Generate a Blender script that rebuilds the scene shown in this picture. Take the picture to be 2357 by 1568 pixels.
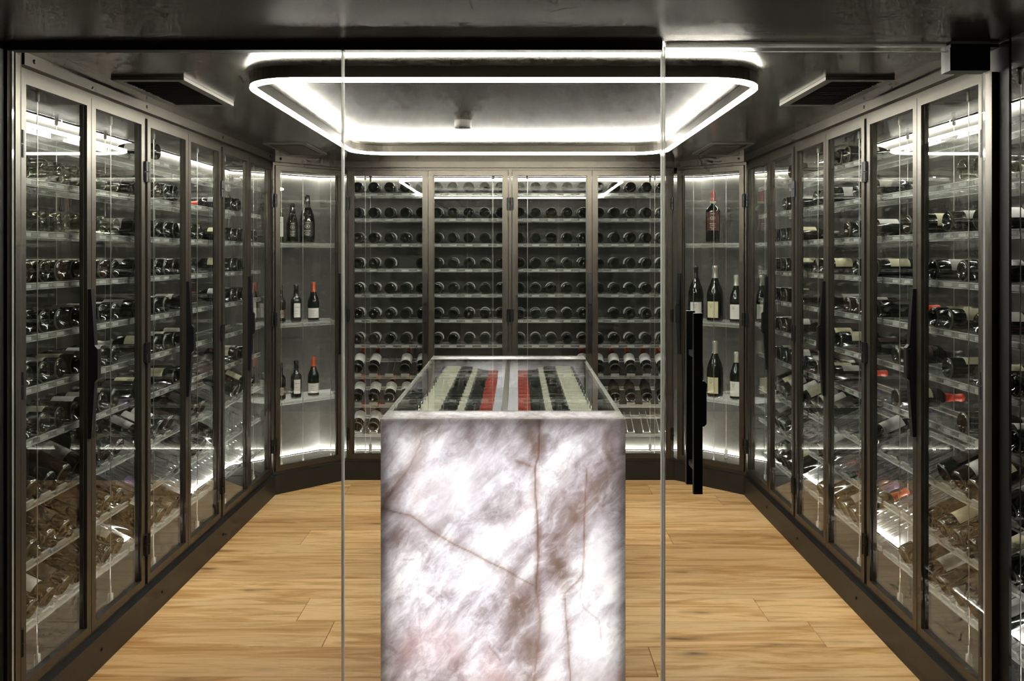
import bpy, math, random
import numpy as np
from mathutils import Matrix, Vector

random.seed(7)
PI = math.pi
R = math.radians
scene = bpy.context.scene
for _o in list(bpy.data.objects):
    bpy.data.objects.remove(_o)

# ------------------------------------------------------------------ camera, world, exposure
H = 2.305            # ceiling height
CAM_Z = 1.626
FPX = 2049.0         # focal length in pixels of a 2357 x 1568 frame
cam_d = bpy.data.cameras.new('camera')
cam_d.sensor_width = 36.0
cam_d.sensor_fit = 'HORIZONTAL'
cam_d.lens = 36.0 * FPX / 2357.0
cam_d.shift_x = -11.5 / 2357.0
cam_d.shift_y = -196.0 / 2357.0
cam_d.clip_start = 0.02
cam = bpy.data.objects.new('camera', cam_d)
scene.collection.objects.link(cam)
cam.location = (0.05, 0.0, CAM_Z)
cam.rotation_euler = (PI / 2, 0, 0)
scene.camera = cam

world = bpy.data.worlds.new('world')
scene.world = world
world.use_nodes = True
world.node_tree.nodes['Background'].inputs[0].default_value = (1.0, 0.93, 0.84, 1)
world.node_tree.nodes['Background'].inputs[1].default_value = 0.03

vs = scene.view_settings
vs.view_transform = 'Standard'
vs.look = 'None'
vs.gamma = 1.0
vs.use_curve_mapping = False
vs.exposure = 0.18
cy = scene.cycles
cy.max_bounces = 6
cy.diffuse_bounces = 2
cy.glossy_bounces = 3
cy.transmission_bounces = 4
cy.transparent_max_bounces = 40
cy.sample_clamp_indirect = 8.0
cy.sample_clamp_direct = 60.0
cy.caustics_reflective = False
cy.caustics_refractive = False
cy.use_adaptive_sampling = True
cy.adaptive_threshold = 0.1
cy.adaptive_min_samples = 12
cy.use_denoising = True
try:
    cy.use_light_tree = True
except Exception:
    pass

# light levels (radiance of the lit parts)
E_RING = 132.0
E_STRIP_TOP = 150.0
E_STRIP_LOW = 220.0
E_ONYX = 3.6
E_TRAY = 0.9

# ------------------------------------------------------------------ materials
def new_mat(name):
    m = bpy.data.materials.new(name)
    m.use_nodes = True
    nt = m.node_tree
    nt.nodes.clear()
    out = nt.nodes.new('ShaderNodeOutputMaterial')
    return m, nt, out

def nd(nt, typ, **kw):
    n = nt.nodes.new(typ)
    for k, v in kw.items():
        setattr(n, k, v)
    return n

def math_n(nt, op, a, b=None, clamp=False):
    n = nt.nodes.new('ShaderNodeMath')
    n.operation = op
    n.use_clamp = clamp
    for i, v in enumerate((a, b)):
        if v is None:
            continue
        if isinstance(v, (int, float)):
            n.inputs[i].default_value = v
        else:
            nt.links.new(v, n.inputs[i])
    return n.outputs[0]

def ramp(nt, fac, stops):
    n = nt.nodes.new('ShaderNodeValToRGB')
    el = n.color_ramp.elements
    while len(el) < len(stops):
        el.new(0.5)
    for e, (p, c) in zip(el, stops):
        e.position = p
        e.color = (*c, 1)
    nt.links.new(fac, n.inputs[0])
    return n.outputs[0]

def mixcol(nt, fac, a, b, mode='MIX'):
    n = nt.nodes.new('ShaderNodeMix')
    n.data_type = 'RGBA'
    n.blend_type = mode
    for sock, v in ((n.inputs[0], fac), (n.inputs[6], a), (n.inputs[7], b)):
        if isinstance(v, (int, float)):
            sock.default_value = v
        elif isinstance(v, tuple):
            sock.default_value = (*v, 1)
        else:
            nt.links.new(v, sock)
    return n.outputs[2]

def noise(nt, scale, vec=None, detail=4, rough=0.55, dist=0.0):
    n = nt.nodes.new('ShaderNodeTexNoise')
    n.inputs['Scale'].default_value = scale
    n.inputs['Detail'].default_value = detail
    n.inputs['Roughness'].default_value = rough
    n.inputs['Distortion'].default_value = dist
    if vec is not None:
        nt.links.new(vec, n.inputs['Vector'])
    return n.outputs[0]

def coords(nt, scale=(1, 1, 1), rot=(0, 0, 0), which='Object', loc=(0, 0, 0)):
    t = nt.nodes.new('ShaderNodeTexCoord')
    m = nt.nodes.new('ShaderNodeMapping')
    m.inputs['Scale'].default_value = scale
    m.inputs['Rotation'].default_value = rot
    m.inputs['Location'].default_value = loc
    nt.links.new(t.outputs[which], m.inputs[0])
    return m.outputs[0]

def pm(name, col, rough=0.5, metal=0.0, spec=0.5, vary=0.0, vscale=6.0, bump=0.0, bscale=60.0, rvary=0.0):
    m, nt, out = new_mat(name)
    b = nd(nt, 'ShaderNodeBsdfPrincipled')
    b.inputs['Base Color'].default_value = (*col, 1)
    b.inputs['Roughness'].default_value = rough
    b.inputs['Metallic'].default_value = metal
    b.inputs['Specular IOR Level'].default_value = spec
    if vary or rvary:
        f = noise(nt, vscale, coords(nt), 6, 0.6)
        if vary:
            lo = tuple(max(0, c * (1 - vary)) for c in col)
            hi = tuple(c * (1 + vary) for c in col)
            nt.links.new(ramp(nt, f, [(0.3, lo), (0.7, hi)]), b.inputs['Base Color'])
        if rvary:
            r = math_n(nt, 'ADD', math_n(nt, 'MULTIPLY', f, rvary), rough - rvary / 2)
            nt.links.new(r, b.inputs['Roughness'])
    if bump:
        bn = nd(nt, 'ShaderNodeBump')
        bn.inputs['Strength'].default_value = bump
        bn.inputs['Distance'].default_value = 0.002
        nt.links.new(noise(nt, bscale, coords(nt), 5), bn.inputs['Height'])
        nt.links.new(bn.outputs[0], b.inputs['Normal'])
    nt.links.new(b.outputs[0], out.inputs[0])
    return m

def thin_glass(name, tint=(0.97, 0.985, 0.975), rough=0.0, f0=0.04, haze=0.0, hazecol=(0.9, 0.92, 0.9), gain=0.96):
    """clear sheet: straight-through transmission, Schlick reflection, optional surface scatter"""
    m, nt, out = new_mat(name)
    lw = nd(nt, 'ShaderNodeLayerWeight')
    lw.inputs[0].default_value = 0.5
    p = math_n(nt, 'POWER', lw.outputs['Facing'], 5.0)
    f = math_n(nt, 'ADD', math_n(nt, 'MULTIPLY', p, gain), f0, clamp=True)
    tr = nd(nt, 'ShaderNodeBsdfTransparent')
    tr.inputs[0].default_value = (*tint, 1)
    gl = nd(nt, 'ShaderNodeBsdfGlossy')
    gl.inputs['Color'].default_value = (1, 1, 1, 1)
    gl.inputs['Roughness'].default_value = rough
    mx = nd(nt, 'ShaderNodeMixShader')
    nt.links.new(f, mx.inputs[0])
    nt.links.new(tr.outputs[0], mx.inputs[1])
    nt.links.new(gl.outputs[0], mx.inputs[2])
    last = mx.outputs[0]
    if haze:
        df = nd(nt, 'ShaderNodeBsdfDiffuse')
        df.inputs[0].default_value = (*hazecol, 1)
        tl = nd(nt, 'ShaderNodeBsdfTranslucent')
        tl.inputs[0].default_value = (*hazecol, 1)
        m1 = nd(nt, 'ShaderNodeMixShader')
        m1.inputs[0].default_value = 0.5
        nt.links.new(df.outputs[0], m1.inputs[1])
        nt.links.new(tl.outputs[0], m1.inputs[2])
        m2 = nd(nt, 'ShaderNodeMixShader')
        m2.inputs[0].default_value = haze
        nt.links.new(last, m2.inputs[1])
        nt.links.new(m1.outputs[0], m2.inputs[2])
        last = m2.outputs[0]
    nt.links.new(last, out.inputs[0])
    return m

def acrylic_mat(name):
    m, nt, out = new_mat(name)
    lw = nd(nt, 'ShaderNodeLayerWeight')
    lw.inputs[0].default_value = 0.5
    f = math_n(nt, 'ADD', math_n(nt, 'MULTIPLY', math_n(nt, 'POWER', lw.outputs['Facing'], 4.0), 0.9), 0.08, clamp=True)
    tr = nd(nt, 'ShaderNodeBsdfTransparent')
    tr.inputs[0].default_value = (0.95, 0.96, 0.95, 1)
    rf = nd(nt, 'ShaderNodeBsdfRefraction')
    rf.inputs['Color'].default_value = (0.98, 0.985, 0.97, 1)
    rf.inputs['Roughness'].default_value = 0.02
    rf.inputs['IOR'].default_value = 1.49
    gl = nd(nt, 'ShaderNodeBsdfGlossy')
    gl.inputs['Color'].default_value = (1, 1, 1, 1)
    gl.inputs['Roughness'].default_value = 0.05
    df = nd(nt, 'ShaderNodeBsdfTranslucent')
    df.inputs[0].default_value = (0.95, 0.96, 0.93, 1)
    def mix(fac, a, b):
        n = nd(nt, 'ShaderNodeMixShader')
        if isinstance(fac, float):
            n.inputs[0].default_value = fac
        else:
            nt.links.new(fac, n.inputs[0])
        nt.links.new(a, n.inputs[1])
        nt.links.new(b, n.inputs[2])
        return n.outputs[0]
    a = mix(0.5, tr.outputs[0], rf.outputs[0])
    a = mix(0.06, a, df.outputs[0])
    nt.links.new(mix(f, a, gl.outputs[0]), out.inputs[0])
    return m

def emit(name, col, strength):
    m, nt, out = new_mat(name)
    e = nd(nt, 'ShaderNodeEmission')
    e.inputs[0].default_value = (*col, 1)
    e.inputs[1].default_value = strength
    nt.links.new(e.outputs[0], out.inputs[0])
    return m

def make_ceiling_mat():
    m, nt, out = new_mat('ceiling_metal')
    b = nd(nt, 'ShaderNodeBsdfPrincipled')
    v = coords(nt, (0.12, 2.6, 1))
    f = noise(nt, 2.2, v, 7, 0.62, 0.4)
    nt.links.new(ramp(nt, f, [(0.3, (0.092, 0.081, 0.063)), (0.72, (0.142, 0.126, 0.099))]), b.inputs['Base Color'])
    b.inputs['Metallic'].default_value = 0.95
    b.inputs['Roughness'].default_value = 0.18
    b.inputs['Anisotropic'].default_value = 0.9
    t = nd(nt, 'ShaderNodeCombineXYZ')
    t.inputs[0].default_value = 1.0
    nt.links.new(t.outputs[0], b.inputs['Tangent'])
    nt.links.new(b.outputs[0], out.inputs[0])
    return m

def make_wall_mat():
    m, nt, out = new_mat('wall_dark_plaster')
    b = nd(nt, 'ShaderNodeBsdfPrincipled')
    f = noise(nt, 2.3, coords(nt), 9, 0.68, 0.6)
    f2 = noise(nt, 22.0, coords(nt), 5, 0.6)
    c = ramp(nt, f, [(0.28, (0.036, 0.034, 0.029)), (0.5, (0.065, 0.062, 0.053)), (0.75, (0.105, 0.10, 0.088))])
    c = mixcol(nt, 0.35, c, ramp(nt, f2, [(0.3, (0.035, 0.033, 0.028)), (0.7, (0.10, 0.096, 0.084))]))
    nt.links.new(c, b.inputs['Base Color'])
    b.inputs['Roughness'].default_value = 0.55
    nt.links.new(b.outputs[0], out.inputs[0])
    return m

def make_oak_mat():
    m, nt, out = new_mat('oak_plank')
    b = nd(nt, 'ShaderNodeBsdfPrincipled')
    oi = nd(nt, 'ShaderNodeObjectInfo')
    tc = nd(nt, 'ShaderNodeTexCoord')
    off = nd(nt, 'ShaderNodeVectorMath', operation='SCALE')
    cx = nd(nt, 'ShaderNodeCombineXYZ')
    for i in range(3):
        nt.links.new(oi.outputs['Random'], cx.inputs[i])
    nt.links.new(cx.outputs[0], off.inputs[0])
    off.inputs['Scale'].default_value = 37.0
    add = nd(nt, 'ShaderNodeVectorMath', operation='ADD')
    nt.links.new(tc.outputs['Object'], add.inputs[0])
    nt.links.new(off.outputs[0], add.inputs[1])
    mp = nd(nt, 'ShaderNodeMapping')
    mp.inputs['Scale'].default_value = (0.9, 9.0, 9.0)
    nt.links.new(add.outputs[0], mp.inputs[0])
    g1 = noise(nt, 1.6, mp.outputs[0], 8, 0.62, 1.1)
    mp2 = nd(nt, 'ShaderNodeMapping')
    mp2.inputs['Scale'].default_value = (3.0, 110.0, 1.0)
    nt.links.new(add.outputs[0], mp2.inputs[0])
    g2 = noise(nt, 1.0, mp2.outputs[0], 3, 0.6)
    c = ramp(nt, g1, [(0.28, (0.36, 0.18, 0.06)), (0.43, (0.63, 0.36, 0.13)), (0.56, (0.87, 0.60, 0.31)), (0.70, (0.73, 0.45, 0.19)), (0.82, (0.50, 0.26, 0.09))])
    c = mixcol(nt, math_n(nt, 'MULTIPLY', g2, 0.30), c, (0.40, 0.21, 0.07))
    # whole-board tone
    tone = ramp(nt, oi.outputs['Random'], [(0.0, (0.86, 0.80, 0.74)), (0.5, (1.04, 1.04, 1.04)), (1.0, (1.18, 1.17, 1.15))])
    c = mixcol(nt, 1.0, c, tone, 'MULTIPLY')
    # knots: stretched cells
    mp3 = nd(nt, 'ShaderNodeMapping')
    mp3.inputs['Scale'].default_value = (1.7, 7.0, 1.0)
    nt.links.new(add.outputs[0], mp3.inputs[0])
    vo = nd(nt, 'ShaderNodeTexVoronoi')
    vo.inputs['Scale'].default_value = 1.0
    wob = nd(nt, 'ShaderNodeVectorMath', operation='ADD')
    wn = nd(nt, 'ShaderNodeTexNoise')
    wn.inputs['Scale'].default_value = 9.0
    nt.links.new(add.outputs[0], wn.inputs['Vector'])
    wsc = nd(nt, 'ShaderNodeVectorMath', operation='SCALE')
    wsc.inputs['Scale'].default_value = 0.22
    nt.links.new(wn.outputs['Color'], wsc.inputs[0])
    nt.links.new(mp3.outputs[0], wob.inputs[0])
    nt.links.new(wsc.outputs[0], wob.inputs[1])
    nt.links.new(wob.outputs[0], vo.inputs['Vector'])
    k = ramp(nt, vo.outputs['Distance'], [(0.04, (1, 1, 1)), (0.12, (0.35, 0.35, 0.35)), (0.24, (0, 0, 0))])
    c = mixcol(nt, math_n(nt, 'MULTIPLY', k, 0.9), c, (0.14, 0.065, 0.02))
    nt.links.new(c, b.inputs['Base Color'])
    b.inputs['Roughness'].default_value = 0.48
    b.inputs['Specular IOR Level'].default_value = 0.35
    nt.links.new(b.outputs[0], out.inputs[0])
    return m

def make_onyx_mat(name, body=True):
    """translucent stone; light comes from the lamp panel behind it"""
    m, nt, out = new_mat(name)
    base = coords(nt, (1, 1, 1))
    t1 = coords(nt, (1, 1, 1), (0, R(48), 0))
    tm = nd(nt, 'ShaderNodeMapping')
    tm.inputs['Scale'].default_value = (1.0, 1.0, 2.3)
    nt.links.new(t1, tm.inputs[0])
    tilt = tm.outputs[0]
    big = noise(nt, 2.8, tilt, 6, 0.6, 0.9)
    mid = noise(nt, 9.5, tilt, 9, 0.70, 0.9)
    fine = noise(nt, 30.0, tilt, 6, 0.62, 0.6)
    vo = nd(nt, 'ShaderNodeTexVoronoi')
    vo.feature = 'F1'
    vo.inputs['Scale'].default_value = 24.0
    wn = nd(nt, 'ShaderNodeTexNoise')
    wn.inputs['Scale'].default_value = 9.0
    wn.inputs['Detail'].default_value = 5.0
    nt.links.new(base, wn.inputs['Vector'])
    ws = nd(nt, 'ShaderNodeVectorMath', operation='SCALE')
    ws.inputs['Scale'].default_value = 0.16
    nt.links.new(wn.outputs['Color'], ws.inputs[0])
    wa = nd(nt, 'ShaderNodeVectorMath', operation='ADD')
    nt.links.new(base, wa.inputs[0])
    nt.links.new(ws.outputs[0], wa.inputs[1])
    nt.links.new(wa.outputs[0], vo.inputs['Vector'])
    cell = nd(nt, 'ShaderNodeSeparateColor')
    nt.links.new(vo.outputs['Color'], cell.inputs[0])
    t = math_n(nt, 'ADD', math_n(nt, 'MULTIPLY', big, 0.38), math_n(nt, 'MULTIPLY', mid, 0.46))
    t = math_n(nt, 'ADD', t, math_n(nt, 'MULTIPLY', fine, 0.16))
    t = math_n(nt, 'ADD', t, math_n(nt, 'MULTIPLY', math_n(nt, 'SUBTRACT', cell.outputs[0], 0.5), 0.05))
    c = ramp(nt, t, [(0.36, (0.30, 0.255, 0.25)), (0.44, (0.50, 0.455, 0.475)), (0.50, (0.68, 0.655, 0.69)), (0.60, (1.0, 1.0, 1.0))])
    # rosy and lilac clouds
    rose = noise(nt, 3.1, coords(nt, (1.4, 1, 1), (0, R(-25), 0), 'Object', (3.1, 0, 1.7)), 5, 0.6, 0.8)
    c = mixcol(nt, ramp(nt, rose, [(0.55, (0, 0, 0)), (0.75, (0.5, 0.5, 0.5))]), c, (0.75, 0.58, 0.58))
    at = nd(nt, 'ShaderNodeAttribute')
    at.attribute_name = 'stone'
    sp = nd(nt, 'ShaderNodeSeparateColor')
    nt.links.new(at.outputs['Color'], sp.inputs[0])
    # R: brown body stain, G: thin rust vein, B: pale crystal
    br = math_n(nt, 'MULTIPLY', sp.outputs[0], math_n(nt, 'ADD', math_n(nt, 'MULTIPLY', mid, -3.0), 2.55, clamp=True), clamp=True)
    c = mixcol(nt, br, c, (0.20, 0.122, 0.068))
    c = mixcol(nt, math_n(nt, 'MULTIPLY', sp.outputs[2], 0.8), c, (1.0, 1.0, 1.0))
    c = mixcol(nt, math_n(nt, 'MULTIPLY', sp.outputs[1], 1.0), c, (0.20, 0.09, 0.045))
    tl = nd(nt, 'ShaderNodeBsdfTranslucent')
    nt.links.new(c, tl.inputs[0])
    df = nd(nt, 'ShaderNodeBsdfPrincipled')
    df.inputs['Base Color'].default_value = (0.62, 0.60, 0.53, 1)
    df.inputs['Roughness'].default_value = 0.25
    mx = nd(nt, 'ShaderNodeMixShader')
    mx.inputs[0].default_value = 0.30
    nt.links.new(tl.outputs[0], mx.inputs[1])
    nt.links.new(df.outputs[0], mx.inputs[2])
    nt.links.new(mx.outputs[0], out.inputs[0])
    return m

M = {
    'ceiling': make_ceiling_mat(),
    'wall': make_wall_mat(),
    'oak': make_oak_mat(),
    'black_wall': pm('black_wall', (0.004, 0.0036, 0.003), 0.6),
    'black': pm('black_metal', (0.006, 0.006, 0.006), 0.38, 0.2),
    'steel': pm('dark_steel', (0.082, 0.073, 0.058), 0.36, 0.7, vary=0.12, vscale=5),
    'plinth': pm('plinth_steel', (0.026, 0.025, 0.023), 0.42, 0.4, vary=0.2, vscale=9),
    'screw': pm('screw_head', (0.02, 0.02, 0.02), 0.3, 0.8),
    'cab_floor': pm('cabinet_floor', (0.12, 0.118, 0.11), 0.45, 0.2),
    'cab_top': pm('cabinet_top', (0.16, 0.152, 0.135), 0.45, 0.3),
    'vent': pm('vent_metal', (0.10, 0.094, 0.08), 0.4, 0.5),
    'vent_dark': pm('vent_dark', (0.012, 0.011, 0.01), 0.5, 0.2),
    'pane': thin_glass('cabinet_glass', (0.965, 0.975, 0.965), 0.0, 0.035),
    'side_glass': thin_glass('island_side_glass', (0.97, 0.98, 0.97), 0.0, 0.03, gain=0.30),
    'front_glass': thin_glass('front_glass', (0.975, 0.985, 0.975), 0.0, 0.022),
    'glass_edge': thin_glass('glass_edge', (0.78, 0.80, 0.76), 0.06, 0.42, 0.60, (0.98, 0.98, 0.94)),  # pale haze stands in for light carried to the glass edges
    'acrylic': acrylic_mat('clear_acrylic'),
    'acrylic_rail': thin_glass('acrylic_rail', (0.93, 0.94, 0.93), 0.06, 0.08, 0.15, (0.97, 0.98, 0.95)),
    'acrylic_edge': thin_glass('acrylic_edge', (0.9, 0.91, 0.9), 0.06, 0.14, 0.40, (0.97, 0.98, 0.95)),  # whitish haze paints in the LED glow along acrylic edges
    'cable': pm('steel_cable', (0.62, 0.60, 0.55), 0.3, 0.9),
    'fitting': pm('brushed_fitting', (0.55, 0.54, 0.50), 0.4, 0.5),
    'bottle': pm('dark_bottle_glass', (0.010, 0.012, 0.009), 0.07, 0.0, 0.75),
    'heel_highlight': pm('bottle_heel_highlight', (0.125, 0.128, 0.108), 0.14, 0.0, 1.0),  # paler colour painted on for the bright rim highlight of the base
    'bottle_brown': pm('brown_bottle_glass', (0.026, 0.017, 0.011), 0.09, 0.0, 0.75),
    'bottle_green': pm('green_bottle_glass', (0.012, 0.05, 0.008), 0.07, 0.0, 0.75),
    'bottle_washed': thin_glass('washed_bottle_glass', (0.62, 0.63, 0.57), 0.03, 0.07, 0.03, (0.8, 0.8, 0.7)),  # see-through look painted for dark bottles washed out by reflections
    'paper': pm('label_paper', (0.66, 0.65, 0.62), 0.7),
    'paper_cream': pm('cream_label', (0.64, 0.60, 0.40), 0.7),
    'paper_pale': pm('island_label', (0.66, 0.66, 0.53), 0.7),
    'paper_dark': pm('dark_label', (0.045, 0.032, 0.026), 0.6),
    'paper_grey': pm('grey_label', (0.33, 0.32, 0.29), 0.7),
    'paper_rust': pm('rust_label', (0.075, 0.024, 0.019), 0.6),
    'ink': pm('label_ink', (0.16, 0.15, 0.13), 0.7),
    'ink_pale': pm('pale_print', (0.55, 0.52, 0.45), 0.6),
    'cap_red': pm('red_capsule', (0.52, 0.045, 0.02), 0.38),
    'cap_orange': pm('orange_capsule', (0.50, 0.085, 0.03), 0.4),
    'cap_black': pm('black_capsule', (0.012, 0.011, 0.010), 0.4),
    'cap_silver': pm('silver_capsule', (0.50, 0.48, 0.42), 0.38, 0.4),
    'cap_pink': pm('pink_capsule', (0.50, 0.12, 0.11), 0.4),
    'cap_violet': pm('violet_capsule', (0.24, 0.14, 0.40), 0.4),
    'onyx': make_onyx_mat('backlit_onyx'),
    'led': emit('ring_led', (1.0, 0.955, 0.865), E_RING),
    'strip_top': emit('cabinet_led_top', (1.0, 0.96, 0.88), E_STRIP_TOP),
    'strip_low': emit('cabinet_led_low', (1.0, 0.97, 0.91), E_STRIP_LOW),
    'onyx_led': emit('onyx_lamp', (1.0, 0.985, 0.985), E_ONYX),
    'tray_led': emit('tray_lamp', (1.0, 0.97, 0.98), E_TRAY),
    'alu': pm('aluminium_rail', (0.30, 0.29, 0.285), 0.35, 0.6),
    'island_body': pm('island_body', (0.05, 0.048, 0.045), 0.4, 0.3),
    'chrome': pm('polished_steel', (0.6, 0.6, 0.58), 0.12, 1.0),
}

# ------------------------------------------------------------------ mesh helpers
COL = scene.collection

class MB:
    def __init__(self):
        self.v = []
        self.f = []
        self.mi = []
        self.smooth = []

    def _add(self, vs_, fs, mi=0, smooth=False):
        b = len(self.v)
        self.v.extend(vs_)
        for f in fs:
            self.f.append(tuple(b + i for i in f))
            self.mi.append(mi)
            self.smooth.append(smooth)

    def box(self, x0, x1, y0, y1, z0, z1, mi=0, mis=None, mat=None):
        p = [(x0, y0, z0), (x1, y0, z0), (x1, y1, z0), (x0, y1, z0), (x0, y0, z1), (x1, y0, z1), (x1, y1, z1), (x0, y1, z1)]
        if mat is not None:
            p = [tuple(mat @ Vector(q)) for q in p]
        fs = [(0, 3, 2, 1), (4, 5, 6, 7), (0, 1, 5, 4), (1, 2, 6, 5), (2, 3, 7, 6), (3, 0, 4, 7)]
        b = len(self.v)
        self.v.extend(p)
        for i, f in enumerate(fs):
            self.f.append(tuple(b + k for k in f))
            self.mi.append(mis[i] if mis else mi)
            self.smooth.append(False)
        return self

    def prism(self, poly, z0, z1, mi=0, axis='z'):
        """polygon (counter-clockwise) in a plane, extruded along axis"""
        n = len(poly)
        def pt(a, b, c):
            return (a, b, c) if axis == 'z' else ((c, a, b) if axis == 'x' else (a, c, b))
        vs_ = [pt(a, b, z0) for a, b in poly] + [pt(a, b, z1) for a, b in poly]
        fs = [tuple(reversed(range(n))), tuple(range(n, 2 * n))]
        fs += [(i, (i + 1) % n, n + (i + 1) % n, n + i) for i in range(n)]
        self._add(vs_, fs, mi)
        return self

    def tube(self, a, b, r, seg=8, mi=0, r2=None, caps=True):
        a, b = Vector(a), Vector(b)
        d = (b - a).normalized()
        u = d.orthogonal().normalized()
        w = d.cross(u)
        r2 = r if r2 is None else r2
        vs_ = []
        for c, rr in ((a, r), (b, r2)):
            for i in range(seg):
                t = 2 * PI * i / seg
                vs_.append(tuple(c + (u * math.cos(t) + w * math.sin(t)) * rr))
        self._add(vs_, [(i, (i + 1) % seg, seg + (i + 1) % seg, seg + i) for i in range(seg)], mi, True)
        if caps:
            self._add(vs_[:seg], [tuple(reversed(range(seg)))], mi)
            self._add(vs_[seg:], [tuple(range(seg))], mi)
        return self

    def lathe(self, prof, seg=20, mi=0, smooth=True):
        """profile [(r, z)] round the z axis"""
        vs_, idx = [], []
        for r, z in prof:
            if r < 1e-6:
                idx.append([len(vs_)] * seg)
                vs_.append((0, 0, z))
            else:
                idx.append(list(range(len(vs_), len(vs_) + seg)))
                for i in range(seg):
                    t = 2 * PI * i / seg
                    vs_.append((r * math.cos(t), r * math.sin(t), z))
        fs = []
        for k in range(len(prof) - 1):
            for i in range(seg):
                j = (i + 1) % seg
                q = [idx[k][i], idx[k][j], idx[k + 1][j], idx[k + 1][i]]
                q2 = []
                for x in q:
                    if x not in q2:
                        q2.append(x)
                if len(q2) > 2:
                    fs.append(tuple(q2))
        self._add(vs_, fs, mi, smooth)
        return self

    def patch(self, r, a0, a1, z0, z1, seg=12, mi=0, thick=0.0008, rz=None):
        """a curved sheet on a cylinder (a paper label), with thickness"""
        vs_ = []
        for i in range(seg + 1):
            t = a0 + (a1 - a0) * i / seg
            c, s = math.cos(t), math.sin(t)
            for rr in (r, r + thick):
                for z in (z0, z1):
                    vs_.append((rr * c, rr * s, z))
        fs = []
        for i in range(seg):
            a, b = 4 * i, 4 * i + 4
            fs += [(a + 2, b + 2, b + 3, a + 3), (a, a + 1, b + 1, b), (a, b, b + 2, a + 2), (a + 1, a + 3, b + 3, b + 1)]
        fs += [(0, 2, 3, 1), (4 * seg, 4 * seg + 1, 4 * seg + 3, 4 * seg + 2)]
        self._add(vs_, fs, mi, False)
        return self

    def mesh(self, name, mats, sharp=None):
        me = bpy.data.meshes.new(name)
        me.from_pydata(self.v, [], self.f)
        for m in mats:
            me.materials.append(m)
        me.polygons.foreach_set('material_index', self.mi)
        me.polygons.foreach_set('use_smooth', self.smooth)
        me.update()
        if sharp is not None:
            me.set_sharp_from_angle(angle=R(sharp))
        return me

def obj(name, mesh, parent=None, mat=None):
    o = bpy.data.objects.new(name, mesh)
    COL.objects.link(o)
    if parent is not None:
        o.parent = parent
    if mat is not None:
        o.matrix_local = mat
    return o

def empty(name, mat=None):
    o = bpy.data.objects.new(name, None)
    o.empty_display_size = 0.1
    COL.objects.link(o)
    if mat is not None:
        o.matrix_local = mat
    return o

def tag(o, label, cat, group=None):
    o['label'] = label
    o['category'] = cat
    if group:
        o['group'] = group
    return o

def struct(o, label=None):
    o['kind'] = 'structure'
    if label:
        o['label'] = label
    return o

def one_box(name, mat, *d):
    return MB().box(*d).mesh(name, [mat])

def T(x, y, z, rz=0.0):
    return Matrix.Translation((x, y, z)) @ Matrix.Rotation(rz, 4, 'Z')

ORD = ['first', 'second', 'third', 'fourth', 'fifth', 'sixth', 'seventh', 'eighth', 'ninth', 'tenth', 'eleventh', 'twelfth', 'thirteenth', 'fourteenth',
       'fifteenth', 'sixteenth', 'seventeenth', 'eighteenth', 'nineteenth', 'twentieth']

# ------------------------------------------------------------------ plan of the room (metres; y runs away from the camera)
XW = 1.59        # plinth plane of the side cabinets
XB = 1.19        # where the back run meets the diagonals
YB = 6.44        # plinth plane of the back run
YC = 6.04        # where the side runs meet the diagonals
YG = 2.87        # front glass
Y0 = 2.965       # first side cabinet starts
DW = 0.42        # depth from the plinth plane to the wall

# floor: slab and boards
floor = obj('floor', one_box('floor', M['plinth'], -2.1, 2.1, -1.6, 7.0, -0.06, -0.014))
struct(floor, 'oak board floor with knots and long grain')
BW = 0.262
row = 0
y = 1.86
while y < YB + 0.02:
    xs = [-1.62]
    xcut = -1.62 + [0.62, 1.55, 1.05, 2.05, 0.30, 1.32, 2.3, 0.85][row % 8] + 0.18 * math.sin(row * 2.7)
    while xcut < 1.6:
        if xcut > xs[-1] + 0.2:
            xs.append(xcut)
        xcut += 2.1
    xs.append(1.62)
    for a, b in zip(xs[:-1], xs[1:]):
        g = 0.0009
        hw, hd = (b - a) / 2 - g, BW / 2 - g
        mb = MB()
        c = 0.0016
        lo = [(-hw, -hd), (hw, -hd), (hw, hd), (-hw, hd)]
        hi = [(-hw + c, -hd + c), (hw - c, -hd + c), (hw - c, hd - c), (-hw + c, hd - c)]
        vv = [(p[0], p[1], -0.014) for p in lo] + [(p[0], p[1], -c) for p in lo] + [(p[0], p[1], 0.0) for p in hi]
        ff = [(0, 3, 2, 1), (8, 9, 10, 11)]
        for k in range(4):
            j = (k + 1) % 4
            ff += [(k, j, 4 + j, 4 + k), (4 + k, 4 + j, 8 + j, 8 + k)]
        mb._add(vv, ff)
        obj('plank', mb.mesh('plank', [M['oak']]), floor, T((a + b) / 2, y + BW / 2, 0))
    y += BW
    row += 1

# ceiling: two metal sheets with a fine joint
ceil = obj('ceiling', one_box('ceiling', M['black_wall'], -2.1, 2.1, -1.6, 7.0, H + 0.012, H + 0.06))
struct(ceil, 'dark brushed metal ceiling')
for a, b in ((-2.1, -0.1855), (-0.1845, 2.1)):
    obj('ceiling_panel', one_box('ceiling_panel', M['ceiling'], a, b, -1.6, 7.0, H, H + 0.012), ceil)

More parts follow.
